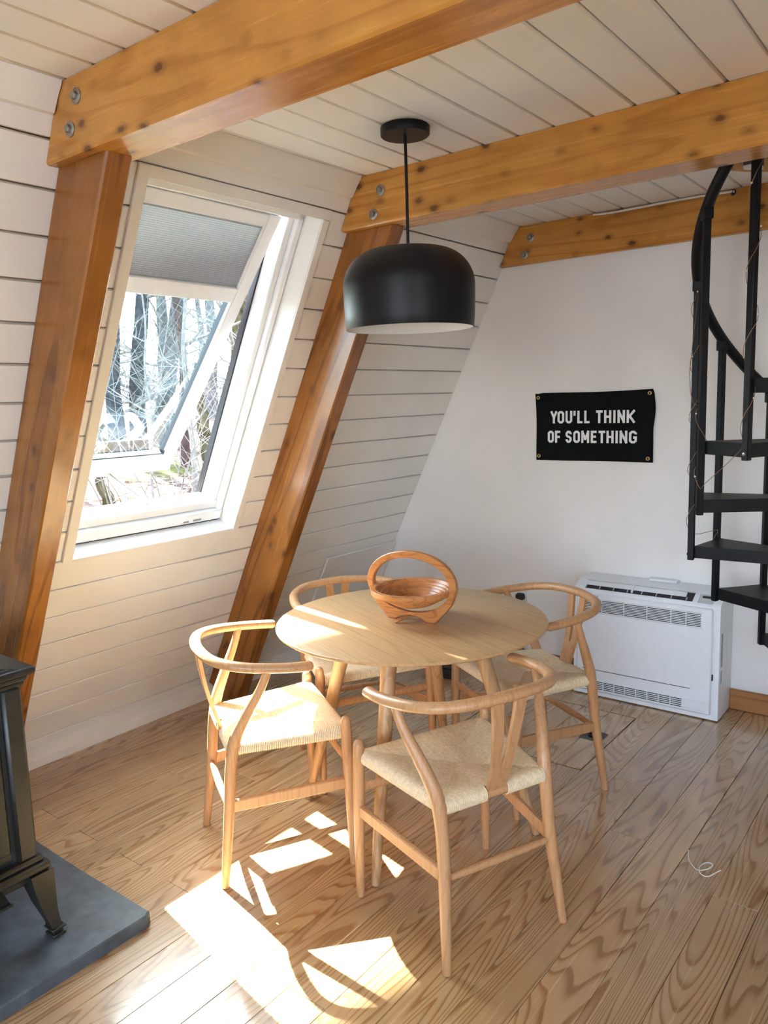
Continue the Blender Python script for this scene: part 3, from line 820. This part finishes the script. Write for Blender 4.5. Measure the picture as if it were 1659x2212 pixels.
# grilles
yp = HYF-.014
g1 = hb('upper_grille', -1.605, -1.018, .452, .517, yp-.0008, yp+.001, M_DARK, c=0)
for i in range(9):
    z = .452+.065*i/8
    hb('slat', -1.607, -1.016, z-.0021, z+.0021, yp-.0032, yp-.0004, M_HEAT, g1, .0006)
for x in (-1.5, -1.385, -1.27, -1.155, -1.085): hb('grille_bar', x-.0018, x+.0018, .452, .517, yp-.0034, yp-.0004, M_HEAT, g1, 0)
g2 = hb('lower_grille', -1.60, -1.094, .044, .09, yp-.0008, yp+.001, M_DARK, c=0)
for i in range(6):
    z = .044+.046*i/5
    hb('slat', -1.602, -.99, z-.0024, z+.0024, yp-.0034, yp-.0004, M_HEAT, g2, .0006)
for i in range(10):
    x = -1.60+.0562*i; hb('grille_bar', x-.002, x+.002, .044, .09, yp-.0036, yp-.0004, M_HEAT, g2, 0)
hb('panel_seam', -1.60, -1.06, .1445, .1475, yp-.0006, yp+.001, M_DARK, c=0)
for z0, z1 in ((.17, .45),): pass
hb('panel_frame', -1.615, -1.008, .52, .5215, yp-.001, yp+.001, M_HEATG, c=0)
hb('panel_frame', -1.615, -1.008, .4465, .448, yp-.001, yp+.001, M_HEATG, c=0)
def hs(name, y0, y1, z0, z1, mat, t=.001): return obj(name, MB().box(HXR-ox-.0005, HXR-ox+t, y0-YB, y1-YB, z0, z1, 0), mat, ht)
hs('rating_label', 3.70, 3.73, .26, .42, plain('grey printed label', (.32, .33, .33), .5, var=.5, sc_=90)); hs('rating_label', 3.70, 3.728, .18, .24, plain('silver label', (.45, .46, .46), .5))
for y in (3.76, 3.80): hs('side_groove', y, y+.003, .01, .58, M_HEATG, .0004)
hb('panel_latch', -.966, -.9605, .20, .23, HYF-.006, HYF+.001, M_DARK, c=.001)
fc = bpy.data.curves.new('logo', 'FONT'); fc.body = 'LENNOX'; fc.size = .021; fc.extrude = .0003; fc.shear = .2; fc.space_character = 1.1
ftmp = bpy.data.objects.new('logo', fc); col.objects.link(ftmp)
bpy.context.view_layer.update()
fme = bpy.data.meshes.new_from_object(ftmp); bpy.data.objects.remove(ftmp)
fme.materials.clear(); fme.materials.append(plain('grey logo print', (.18, .19, .2), .5))
fo = inst('logo', fme, ht)
fo.matrix_basis = Matrix.Translation((-1.608-ox, yp-YB-.0008, .5245)) @ Matrix.Rotation(PI/2, 4, 'X')

# ------------------------------------------------------------------ banner
bn = thing('felt_banner', 'black felt banner with white block letters hung on the end wall', 'banner', (-1.657, YB-.0015, 1.378))
BW, BH = .646, .365
cl = MB(); nx, nz = 30, 18; vs = []
for j in range(nz+1):
    for i in range(nx+1):
        u, v = i/nx, j/nz
        x = (u-.5)*BW; z = (v-.5)*BH
        x += -.004*math.sin(PI*v)*(1-u)*-1+.010*u*math.sin(PI*min(1, max(0, (v-.45)/.55)))**1.5-.006*u*(v > .97)+.004*(1-v)*(1-u)
        z += .004*math.sin(PI*u)*v*-1.0+.002*math.sin(7*u)*(v-.5)-.006*(1-u)*v*(1 if u < .06 else .35)
        ed = max(abs(u-.5), abs(v-.5))*2
        y = -.0045-.0035*max(0, ed-.8)/.2*(.5+.5*math.sin(9*u+7*v))-(.006*max(0, u-.93)/.07*math.sin(PI*v))
        vs.append((x, y, z))
for j in range(nz):
    for i in range(nx):
        a = j*(nx+1)+i; cl.f.append((a, a+1, a+nx+2, a+nx+1))
cl.v = vs
cb = obj('cloth', cl, M_CLOTH, bn); sm = cb.modifiers.new('thickness', 'SOLIDIFY'); sm.thickness = .002; sm.offset = 0
for (u, v) in ((-.305, .155), (.302, .163), (.298, -.163), (-.302, -.16)):
    g_ = obj('grommet', MB().tube([(.0075*math.cos(a), 0, .0075*math.sin(a)) for a in [2*PI*i/20 for i in range(20)]], .0028, 8, closed=True), M_BRASS, bn)
    g_.location = (u, -.0105, v)
    obj('nail', MB().lathe([(0, 0), (.0045, .0), (.0045, .002), (0, .0028)], 12), M_DARK, g_, Matrix.Rotation(PI/2, 4, 'X'))
GL = {
 'I': [[(0.5, 0), (0.5, 1)]], 'L': [[(0, 1), (0, 0), (1, 0)]], 'T': [[(0, 1), (1, 1)], [(.5, 1), (.5, 0)]],
 'H': [[(0, 0), (0, 1)], [(1, 0), (1, 1)], [(0, .5), (1, .5)]], 'E': [[(1, 1), (0, 1), (0, 0), (1, 0)], [(0, .52), (.85, .52)]],
 'F': [[(1, 1), (0, 1), (0, 0)], [(0, .48), (.85, .48)]], 'O': [[(0, .14), (0, .86), (.3, 1), (.7, 1), (1, .86), (1, .14), (.7, 0), (.3, 0), (0, .14)]],
 'U': [[(0, 1), (0, .14), (.3, 0), (.7, 0), (1, .14), (1, 1)]], 'Y': [[(0, 1), (.5, .46)], [(1, 1), (.5, .46)], [(.5, .5), (.5, 0)]],
 'N': [[(0, 0), (0, 1)], [(0, 1), (1, 0)], [(1, 0), (1, 1)]], 'K': [[(0, 0), (0, 1)], [(1, 1), (.1, .42)], [(.3, .56), (1, 0)]],
 'M': [[(0, 0), (0, 1)], [(0, 1), (.5, .3)], [(.5, .3), (1, 1)], [(1, 1), (1, 0)]],
 'S': [[(1, .75), (1, .86), (.7, 1), (.3, 1), (0, .86), (0, .64), (.3, .52), (.7, .48), (1, .36), (1, .14), (.7, 0), (.3, 0), (0, .14), (0, .25)]],
 'G': [[(1, .76), (1, .86), (.7, 1), (.3, 1), (0, .86), (0, .14), (.3, 0), (.7, 0), (1, .14), (1, .46), (.55, .46)]],
 "'": [[(.6, 1), (.6, .88), (.2, .74)]]}
def letter(ch, x0, x1, z0, z1, w=.0118):
    m = MB(); hw = w/2
    sx = lambda p: x0+hw+(x1-x0-w)*p[0] if x1-x0 > w*1.05 else (x0+x1)/2
    sz = lambda p: z0+hw+(z1-z0-w)*p[1]
    for li, line in enumerate(GL[ch]):
        P = [(sx(p), sz(p)) for p in line]; closed = line[0] == line[-1] and len(line) > 2
        if not closed and ch not in 'SG':   # square ends reach the box
            def ext(a, b):
                L = math.hypot(a[0]-b[0], a[1]-b[1]); return (a[0]+(a[0]-b[0])/L*hw, a[1]+(a[1]-b[1])/L*hw)
            P = [ext(P[0], P[1])]+P[1:-1]+[ext(P[-1], P[-2])]
        n_ = len(P); LQ = []
        for i in range(n_):
            def nrm(a, b):
                L = math.hypot(b[0]-a[0], b[1]-a[1]) or 1; return (-(b[1]-a[1])/L, (b[0]-a[0])/L)
            if closed and i in (0, n_-1): na, nb = nrm(P[-2], P[-1]), nrm(P[0], P[1])
            elif i == 0: na = nb = nrm(P[0], P[1])
            elif i == n_-1: na = nb = nrm(P[-2], P[-1])
            else: na, nb = nrm(P[i-1], P[i]), nrm(P[i], P[i+1])
            mx, mz = na[0]+nb[0], na[1]+nb[1]; d2 = (mx*mx+mz*mz)/2 or 1
            k = hw*1.0/(d2/1.0) if d2 > .3 else hw
            LQ.append(((P[i][0]+mx*k, P[i][1]+mz*k), (P[i][0]-mx*k, P[i][1]-mz*k)))
        for (a, b), (c, d) in zip(LQ, LQ[1:]):
            m.prism([a, b, d, c], -.0078-.00025*li, -.0062, lambda p, q, t: (p, t, q))
    return m
sxp = lambda px: ((px-85)/1440-.5)*BW
rows = [("YOU'LLTHINK", [(285, 370), (375, 460), (478, 562), (578, 604), (627, 690), (713, 777), (857, 935), (955, 1040), (1060, 1093), (1113, 1200), (1220, 1315)], .5*BH-.101, .066),
        ("OFSOMETHING", [(248, 327), (343, 410), (480, 555), (577, 660), (678, 775), (795, 865), (890, 968), (985, 1070), (1090, 1122), (1140, 1230), (1250, 1340)], .5*BH-.206, .064)]
for word, sp_, ztop, chh in rows:
    for ch, (a, b) in zip(word, sp_): obj('letter', letter(ch, sxp(a), sxp(b), ztop-chh, ztop), M_FELT, bn, ang=0)

# ------------------------------------------------------------------ spiral staircase
st = thing('spiral_staircase', 'black steel spiral staircase at the right edge, fairy lights wound round it', 'staircase', (SCX, SCY, 0))
A0, DA, RISE, SR = math.radians(124.84), math.radians(30.96), .223, .452
def sang(i): return A0+DA*i
def stop_(i): return .468+RISE*i
obj('center_column', MB().tube([(0, 0, 0), (0, 0, 3.3)], .045, 20), M_BLACKM, st)
obj('base_plate', MB().lathe([(0, .012), (.11, .012), (.115, .009), (.115, 0), (0, 0)][::-1], 28), M_BLACKM, st)
def tread_mesh():
    m = MB(); a0, a1 = -DA, 0.0; R1, R0 = SR-.012, .05
    def P(r, a): return Vector((r*math.cos(a), r*math.sin(a), 0))
    A, B = P(R1, a0), P(R1, a1)
    t = (B-A).normalized(); 
    pn = Vector((t.y, -t.x, 0))
    C0, C1 = P(R0, a0-.5), P(R0, a1+.5)
    def slab(q, z0, z1):
        m.prism([(v.x, v.y) for v in q], z0, z1, lambda p, r, z: (p, r, z))
    slab([A, B, C1, C0], -.006, 0)
    def flange(p, q):
        d = (q-p).normalized(); n_ = Vector((-d.y, d.x, 0))
        cen = (A+B+C0+C1)/4
        if n_.dot(cen-p) < 0: n_ = -n_
        slab([p, q, q+n_*.005, p+n_*.005], -.05, -.006)
    flange(A, B); flange(B, C1); flange(A, C0)
    return m
tm = tread_mesh(); tme = None
for i in range(-1, 9):
    mtx = Matrix.Translation((0, 0, stop_(i))) @ Matrix.Rotation(sang(i), 4, 'Z')
    if tme is None: o = obj('tread', tm, M_BLACKM, st, mtx, 30); tme = o.data
    else: o = inst('tread', tme, st, mtx)
RAIL = 1.062
for i in range(-1, 8):
    a = sang(i); zt = min(stop_(i)+RAIL, 3.3)
    b = MB().box(-.0125, .0125, -.0125, .0125, stop_(i)-.058, zt-.012, .0025)
    o = obj('baluster', b, M_BLACKM, st, Matrix.Translation((SR*math.cos(a), SR*math.sin(a), 0)) @ Matrix.Rotation(a, 4, 'Z'))
    obj('bolt', MB().lathe([(0, 0), (.006, 0), (.006, .003), (0, .0045)], 10), M_STEEL if i in (0, 4) else M_BLACKM, o, Matrix.Translation((.0125, 0, stop_(i)-.035)) @ Matrix.Rotation(PI/2, 4, 'Y'))
    obj('rail_collar', MB().box(-.017, .017, -.02, .02, zt-.045, zt-.002, .003), M_BLACKM, o)
hp_ = []
for j in range(-10, 77):
    q = j/10; hp_.append((SR*math.cos(sang(q)), SR*math.sin(sang(q)), stop_(q)+RAIL))
obj('handrail', MB().tube(hp_, .0205, 12), M_BLACKM, st)
# fairy lights
def pp(i, z, da=0.0, dr=.016): a = sang(i)+da; return (SCX+(SR+dr)*math.cos(a), SCY+(SR+dr)*math.sin(a), z)
lw = []
def wind(i, z0, z1, turns):
    n = int(turns*10)
    for k in range(n+1):
        t = k/n; a = 2*PI*turns*t
        c_ = Vector(pp(i, z0+(z1-z0)*t, 0, 0)); lw.append(c_+Vector((.021*math.cos(a+2), .021*math.sin(a+2), random.uniform(-.004, .004))))
wind(1, .80, .95, .5)
lw += [Vector(pp(1.4, .94)), Vector(pp(1.75, .955))]
wind(2, .97, 1.92, 4.5)
lw += [Vector(pp(2.4, 1.62)), Vector(pp(2.8, 1.50))]
wind(3, 1.5, 1.18, 1.5)
lw += [Vector(pp(3.3, 1.21)), Vector(pp(3.7, 1.28))]
wind(4, 1.36, 2.38, 4)
sl = thing('fairy_lights', 'thin copper fairy light wire wound round the stair balusters', 'fairy lights', tuple(lw[0]))
lwp = crom([p-lw[0] for p in lw], 2)
obj('wire', MB().tube(lwp, .0012, 5), M_COPPER, sl)
bd = MB().lathe([(0, -.004), (.003, -.002), (.0034, 0), (.003, .002), (0, .004)], 8); bme = None
mb_ = plain('clear micro bulb', (.75, .62, .5), .3)
for k in range(6, len(lwp)-3, 11):
    mt = Matrix.Translation(lwp[k]+Vector((.002, -.003, .002)))
    if bme is None: o = obj('micro_bulb', bd, mb_, sl, mt); bme = o.data
    else: inst('micro_bulb', bme, sl, mt)

# ------------------------------------------------------------------ hearth slab and stove
sb2 = MB(); pts = [(-2.96, .22), (-1.925, .22), (-1.913, .232), (-1.911, .55), (-1.914, .9), (-1.912, 1.222), (-1.926, 1.241), (-2.3, 1.238), (-2.6, 1.242), (-2.96, 1.241)]
n = len(pts); vs = [(x, y, 0.0005) for x, y in pts]+[(x, y, .035) for x, y in pts]
cx_, cy_ = -2.43, .73
vs += [(cx_+(x-cx_)*.992, cy_+(y-cy_)*.992, .04) for x, y in pts]
fs = [tuple(range(n))[::-1], tuple(range(2*n, 3*n))]
for k in range(2): fs += [(k*n+i, k*n+(i+1) % n, (k+1)*n+(i+1) % n, (k+1)*n+i) for i in range(n)]
slab = tag(obj('hearth_slab', sb2.add(vs, fs), M_SLATE, ang=20), 'blue-grey slate hearth slab under the stove', 'slab')
stv = thing('cast_iron_stove', 'dark cast iron stove with glass door at the left edge', 'stove', (-2.105, 1.008, .0405))
SZ = .0405
# local: x towards the room (0 at the body front), y along the wall (0 at the far corner, negative towards the viewer)
def vb(name, x0, x1, y0, y1, z0, z1, mat=M_STOVE, parent=stv, c=.004): return obj(name, MB().box(x0, x1, y0, y1, z0-SZ, z1-SZ, c), mat, parent)
SWD, SDP = .60, .46
vb('body', -SDP, -.012, -SWD, -.004, .27, .80, c=.006)
for y0, y1 in ((-.056, 0), (-SWD-.004, -SWD+.052)):
    vb('corner_pilaster', -.05, .006, y0, y1, .275, .79, c=.008)
vb('side_groove', -.013, -.0105, -.068, -.056, .275, .79, M_DARK, c=0)
tp = vb('top_plate', -SDP-.03, .045, -SWD-.035, .028, .826, .848, c=.006)
vb('top_moulding', -SDP-.012, .026, -SWD-.018, .014, .806, .827, c=.008)
vb('top_moulding', -SDP-.005, .014, -SWD-.008, .008, .79, .808, c=.006)
obj('top_ridge', MB().tube([(.02, -.03, .0), (.02, -.30, .0)], .008, 8, sq=(.5, 1)), M_STOVE, tp, Matrix.Translation((0, 0, .848-SZ)))
obj('top_scroll', MB().prism([(-.02, -.05), (.012, -.07), (-.02, -.2), (-.05, -.16)], .848-SZ, .856-SZ, lambda p, q, z: (p, q, z)), M_STOVE, tp)
obj('top_scroll', MB().prism([(.03, -.01), (.036, -.016), (-.03, -.09), (-.036, -.084)], .848-SZ, .8525-SZ, lambda p, q, z: (p, q, z)), M_STOVE, tp)
# ornament tile
orn = vb('ornament_tile', -.016, -.006, -.145, -.074, .70, .775, c=.003)
vb('tile_recess', -.0065, -.005, -.138, -.081, .707, .768, M_DARK, orn, 0)
lf = MB()
for k in range(8):
    a = 2*PI*k/8+.3; c0 = Vector((-.002, -.1095, .7375-SZ))
    d = Vector((0, math.cos(a), math.sin(a))); e_ = Vector((0, -math.sin(a), math.cos(a)))
    q = [c0+d*.004, c0+d*.016+e_*.007, c0+d*.028, c0+d*.016-e_*.007, c0+d*.016+Vector((.004, 0, 0))]
    lf.add(q, [(0, 1, 4), (1, 2, 4), (2, 3, 4), (3, 0, 4)])
obj('leaf_relief', lf, M_STOVE, orn, ang=0)
# door with arched window
dr = MB(); y0, y1, z0, z1 = -.535, -.072, .315, .69
dr.box(-.014, .0, y0, y1, z0-SZ, z1-SZ, .004)
door = obj('door', dr, M_STOVE, stv)
def arch(inset, n=14):
    a, b = y0+inset, y1-inset; top = z1-inset; P = [(a, z0+inset)]
    rad = .09
    for i in range(n+1):
        t = PI-PI/2*i/n; P.append((a+rad+rad*math.cos(t), top-rad+rad*math.sin(t)))
    for i in range(n+1):
        t = PI/2-PI/2*i/n; P.append((b-rad+rad*math.cos(t), top-rad+rad*math.sin(t)))
    P.append((b, z0+inset)); return P
fr_ = [Vector((.002, y, z-SZ)) for y, z in arch(.038)]
obj('door_moulding', MB().tube(fr_, .0045, 6, closed=True), M_STOVE, door)
gl = arch(.05); obj('door_glass', MB().prism([(y, z-SZ) for y, z in gl], .0003, .0012, lambda p, q, a: (a, p, q)), plain('smoked stove glass', (.02, .022, .02), .12, var=.1), door)
lg = MB().tube([(.004, -.50, .40-SZ), (.004, -.16, .395-SZ)], .012, 8, sq=(.3, 1)); obj('grate_bar', lg, M_STOVE, door)
# base mouldings, ash lip, legs
vb('base_moulding', -SDP-.01, .018, -SWD-.012, .012, .262, .28, c=.006)
vb('base_moulding', -SDP-.02, .034, -SWD-.024, .024, .238, .264, c=.008)
vb('base_apron', -SDP, .004, -SWD, -.004, .205, .24, c=.005)
lip = MB()
prof = [(-.004, .222), (.03, .214), (.055, .205), (.07, .207), (.078, .215), (.075, .219), (.066, .2135), (.05, .212), (.03, .222), (-.004, .232)]
lip.prism([(x, z-SZ) for x, z in prof], -.50, -.115, lambda p, q, a: (p, a, q)); obj('ash_lip', lip, M_STOVE, stv, ang=50)
def leg_stove(sx_, sy_, cx0, cy0):
    m = MB(); L = [(.235, .0, .036, .034), (.19, .004, .036, .03), (.14, .014, .028, .024), (.10, .026, .02, .018), (.075, .036, .0165, .015), (.062, .04, .02, .018)]
    vs = []
    for z, off, wx_, wy_ in L:
        for (a, b) in ((-1, -1), (1, -1), (1, 1), (-1, 1)): vs.append((cx0+sx_*off+a*wx_, cy0+sy_*off*.45+b*wy_, z-SZ))
    fs = [(0, 1, 2, 3)[::-1], tuple(range(len(vs)-4, len(vs)))]
    for i in range(len(L)-1):
        for k in range(4): fs.append((i*4+k, i*4+(k+1) % 4, i*4+4+(k+1) % 4, i*4+4+k))
    m.add(vs, fs); l = obj('leg', m, M_STOVE, stv, ang=35)
    fx, fy = cx0+sx_*.042, cy0+sy_*.018
    obj('foot', MB().box(fx-.026, fx+.026, fy-.022, fy+.022, .06-SZ, .066-SZ, .002).box(fx-.017, fx+.017, fy-.015, fy+.015, .046-SZ, .06-SZ, .002).box(fx-.024, fx+.024, fy-.02, fy+.02, .0, .007, .002), M_STOVE, l)
leg_stove(1, 1, -.004, -.006); leg_stove(1, -1, -.004, -SWD+.03); leg_stove(-1, 1, -SDP+.03, -.02); leg_stove(-1, -1, -SDP+.03, -SWD+.03)

# ------------------------------------------------------------------ small things
# loose panel resting against the sloping wall
ap = MB().box(-.325, .325, -.33, .33, .0, .012, .002)
apn = thing('access_panel', 'flat white painted panel leaning on the sloping wall in the corner', 'panel', tuple(WP(3.566, .41, -.0025)))
apn.rotation_euler = WR.to_euler()
obj('sheet', ap, M_SHIP, apn)
for a, b in ((-.30, .305), (.30, .305), (-.30, -.305), (.30, -.305)): obj('screw', MB().lathe([(0, .012), (.005, .012), (.0045, .0135), (0, .014)], 10), M_TRIMW, apn, Matrix.Translation((a, b, 0)))
def outlet(loc, mtx, label):
    t = thing('wall_outlet', label, 'outlet', loc); t.matrix_basis = mtx
    obj('cover_plate', MB().box(-.036, .036, -.058, .058, 0, .006, .003), M_OUT, t)
    for s in (-1, 1):
        r = obj('receptacle', MB().box(-.017, .017, s*.027-.014, s*.027+.014, .006, .008, .003), M_OUT, t)
        for x in (-.007, .007): obj('slot', MB().box(x-.001, x+.001, s*.027-.004, s*.027+.004, .0078, .0083, 0), M_DARK, r)
    return t
m = Matrix.Rotation(PI/2, 4, 'X'); m.translation = (-2.07, YB-.0003, .395)
outlet(m.translation, m, 'white wall outlet on the end wall left of the heater')
pg = thing('power_plug', 'black plug in the end wall outlet behind the right chair', 'plug', (-2.07, YB-.009, .40))
obj('plug_body', MB().box(-.024, .024, -.038, 0, -.006, .032, .008), M_RUB, pg)
obj('plug_cord', MB().tube(crom([(0, -.03, 0), (.01, -.045, -.05), (.03, -.05, -.2), (.05, -.05, -.37), (.16, -.06, -.386)], 6), .0035, 8), M_RUB, pg)
m = WM(2.52, .175, -.003)
ob = outlet((0, 0, 0), m @ Matrix.Rotation(PI/2, 4, 'Z'), 'white wall outlet low on the sloping wall beside the right post')
obj('surface_box', MB().box(-.04, .04, -.06, .06, -.0015, .0005, .0), M_OUT, ob)
bxo = thing('floor_box', 'small black box lying on the floor behind the table legs', 'box', (-2.36, 3.50, 0.0005), math.radians(4))
obj('case', MB().box(-.09, .09, -.045, .045, 0, .055, .008), M_RUB, bxo)
obj('lid', MB().box(-.085, .085, -.04, .04, .055, .061, .003), M_BLACKM, bxo)
S = [(-.727, 2.543), (-.71, 2.49), (-.69, 2.463), (-.672, 2.447), (-.655, 2.455), (-.640, 2.48), (-.637, 2.503), (-.652, 2.508), (-.664, 2.492), (-.667, 2.462), (-.66, 2.436), (-.645, 2.426), (-.63, 2.432), (-.618, 2.462), (-.608, 2.488)]
cs = thing('cotton_string', 'loose white string looped on the floor at the right', 'string', (S[0][0], S[0][1], .0022))
obj('strand', MB().tube(crom([(x-S[0][0], y-S[0][1], .0022 if i in (9, 10) else 0) for i, (x, y) in enumerate(S)], 4), .0019, 6), M_STRING, cs)
cbl = thing('white_cable', 'white cable stapled along the top of the thin rear beam', 'cable', (-1.64, 3.852, 2.426))
obj('sheath', MB().tube(crom([(0, 0, .002), (.1, 0, -.004), (.3, .001, -.001), (.45, 0, .0), (.62, 0, -.004), (.66, .0, -.006)], 5), .0055, 8), M_CABLE, cbl)
hk = thing('cable_hook', 'small black hook on the thin rear beam beside the stair rail', 'hook', (-.985, 3.8615, 2.42))
obj('plate', MB().lathe([(0, 0), (.012, 0), (.012, .003), (0, .004)], 14), M_BLACKM, hk, Matrix.Rotation(PI/2, 4, 'X'))
obj('hook_wire', MB().tube([(0, -.003, 0), (0, -.014, 0), (0, -.02, -.006), (0, -.018, -.014), (0, -.011, -.016)], .0025, 8), M_BLACKM, hk)

# ------------------------------------------------------------------ outside: bare woods
def gz0(x, y):
    D = math.hypot(x, y); return -.54+.06*min(max(D, 4.0), 60.0)+.09*math.sin(x*.41+y*.23)*min(1, max(0, (-4-x)/6))
gm = MB(); gn = 48; random.seed(5)
for j in range(gn+1):
    for i in range(gn+1):
        x, y = -70+66.3*i/gn, -40+110*j/gn
        gm.v.append((x, y, gz0(x, y)))
for j in range(gn):
    for i in range(gn): a = j*(gn+1)+i; gm.f.append((a, a+1, a+gn+2, a+gn+1))
tag(obj('woodland_ground', gm, M_GROUND), 'leaf-strewn woodland ground outside the window', None, None, 'structure')
def gz(x, y): return gz0(x, y)-.08
def grow(m, p, d, L, r, depth, rnd, sides=5, curl=.25):
    n = 5 if depth > 0 else 3; P = [p]; Rr = [r]
    for k in range(n):
        d = (d+Vector((rnd.uniform(-curl, curl), rnd.uniform(-curl, curl), rnd.uniform(-curl*.5, curl*.8)))).normalized()
        P.append(P[-1]+d*(L/n)); Rr.append(r*(1-.78*(k+1)/n))
    m.tube(P, Rr, sides if r > .012 else 3, cap=False)
    if depth > 0:
        for k in range(1, n+1):
            for _ in range(2 if depth > 1 else rnd.choice((1, 2, 2))):
                a = rnd.uniform(0, 2*PI); side = Vector((math.cos(a), math.sin(a), rnd.uniform(-.2, .7)))
                grow(m, P[k].lerp(P[k-1], rnd.random()*.6), (d*.55+side).normalized(), L*rnd.uniform(.38, .62), max(.004, Rr[k]*.62+.002), depth-1, rnd, 4, curl*1.15)
def tree(az, D, H, r, label, group, mat=M_BARK, lean=(0, 0), seed=0, nb=9, bl=2.2, low=1.5, depth=2, bmat=None):
    rnd = random.Random(seed)
    x, y = -D*math.sin(math.radians(az)), D*math.cos(math.radians(az))
    t = thing('woodland_tree', label, 'tree', (x, y, gz(x, y)), group=group)
    P = [Vector((0, 0, 0))]; n = 9
    for k in range(1, n+1):
        q = k/n; P.append(Vector((lean[0]*H*q+rnd.uniform(-.06, .06)*(1+r*3), lean[1]*H*q+rnd.uniform(-.06, .06)*(1+r*3), H*q)))
    Rr = [r*1.25]+[r*(1-.75*(k/n)) for k in range(1, n+1)]
    Pc, Rc = crom(P, 3), cval(Rr, 3)
    obj('trunk', MB().tube(Pc, Rc, 12), mat, t)
    m = MB()
    for b in range(nb):
        h = low+(H*.93-low)*(b/max(1, nb-1))**1.2
        i = min(int(h/H*(len(Pc)-1)), len(Pc)-2)
        a = rnd.uniform(0, 2*PI)
        grow(m, Pc[i], Vector((math.cos(a), math.sin(a), rnd.uniform(.1, .7))).normalized(), bl*rnd.uniform(.6, 1.2), max(.012, Rc[i]*.3), depth, rnd)
    tag(obj('branches', m, bmat or M_BARK2, t, ang=80), kind='stuff')
    return t
G1 = 'trees beyond the window'
near = [(56.7, 17.0, 13, .165, 'thick dark trunk at the left side of the open pane', M_BARK, (.0, .0)),
        (55.4, 17.4, 15, .165, 'straight dark trunk in the middle of the open pane', M_BARK, (.03, .045)),
        (54.0, 19.0, 15, .21, 'pale leaning trunk at the right side of the open pane', M_BARK4, (.11, .16)),
        (49.1, 15.0, 14, .175, 'rough trunk seen through the gap beside the sash', M_BARK3, (.055, .065)),
        (50.6, 14.6, 2.1, .16, 'mossy broken trunk in the gap beside the sash', M_BARK3, (-.04, -.05)),
        (52.3, 15.6, 10, .085, 'reddish young trunk low in the gap beside the sash', M_BARK5, (.0, .0)),
        (52.0, 11.6, 7, .036, 'thin pale sapling in front of the mossy trunk', M_BARK2, (.005, .01)),
        (54.7, 12.0, 6, .02, 'very thin sapling under the sash corner', M_BARK2, (.0, .02)),
        (57.8, 11.5, 1.3, .10, 'short mossy stump at the lower left corner of the window', M_BARK3, (.02, .0))]
for i, (az, D, H, r, lb, mt, ln) in enumerate(near):
    tree(az, D, H, r, lb, G1, mt, ln, seed=100+i, nb=(9 if r > .1 else 7) if H > 5 else 2, bl=2.4 if r > .1 else 1.1, low=1.4 if H > 5 else .9, depth=2 if r > .1 and H > 5 else 1)
# added tree outside the view, its thick limb placed to shade the upper window
SD = -SUN_DIR; az_p = Vector((SD.y, -SD.x, 0)).normalized()
lp = WP(2.0, 2.0, .1)+SD*20.0
tb = lp-az_p*2.6
shade_tree = tree(math.degrees(math.atan2(-tb.x, tb.y)), math.hypot(tb.x, tb.y), 19, .30, 'tall unseen tree added left of the others, its heavy limb shading the window', G1, M_BARK, (0, 0), seed=61, nb=4, bl=1.4, low=17, depth=1)
zl = lp.z-shade_tree.location.z
lim = [Vector((0, 0, zl-.9)), az_p*.9+Vector((0, 0, zl-.35)), az_p*1.8+Vector((0, 0, zl)), az_p*2.6+Vector((0, 0, zl+.02)), az_p*3.4+Vector((0, 0, zl)), az_p*4.4+Vector((0, 0, zl+.25))]
obj('limb', MB().tube(crom(lim, 4), cval([.28, .26, .25, .25, .24, .14], 4), 10), M_BARK, shade_tree)
rnd = random.Random(3)
for i in range(26):  # far trunks take paler bark, haze put into their colour
    az = rnd.uniform(34, 74); D = rnd.uniform(21, 46)
    tree(az, D, rnd.uniform(9, 17), rnd.uniform(.07, .22), 'bare tree paled to look hazy in the woods far behind the window', 'far trees in the woods', rnd.choice((M_BARK4, M_BARK2, M_BARK4)), (rnd.uniform(-.05, .05), rnd.uniform(-.05, .05)), seed=300+i, nb=11, bl=2.8, low=.8, depth=1)
for i in range(6):
    az = 44+i*3.4+rnd.uniform(-.5, .5); D = rnd.uniform(8.5, 13)
    x, y = -D*math.sin(math.radians(az)), D*math.cos(math.radians(az))
    t = thing('bare_shrub', 'leafless pale shrub with thin arching twigs outside the window', 'shrub', (x, y, gz(x, y)), group='leafless shrubs outside')
    m = MB(); r3 = random.Random(700+i)
    for b in range(5):
        a = r3.uniform(0, 2*PI)
        grow(m, Vector((.05*math.cos(a), .05*math.sin(a), 0)), Vector((math.cos(a)*.45, math.sin(a)*.45, 1)).normalized(), r3.uniform(2.0, 3.6), .012, 1, r3, 4, .22)
    tag(obj('twigs', m, M_BARK2, t, ang=80), kind='stuff')
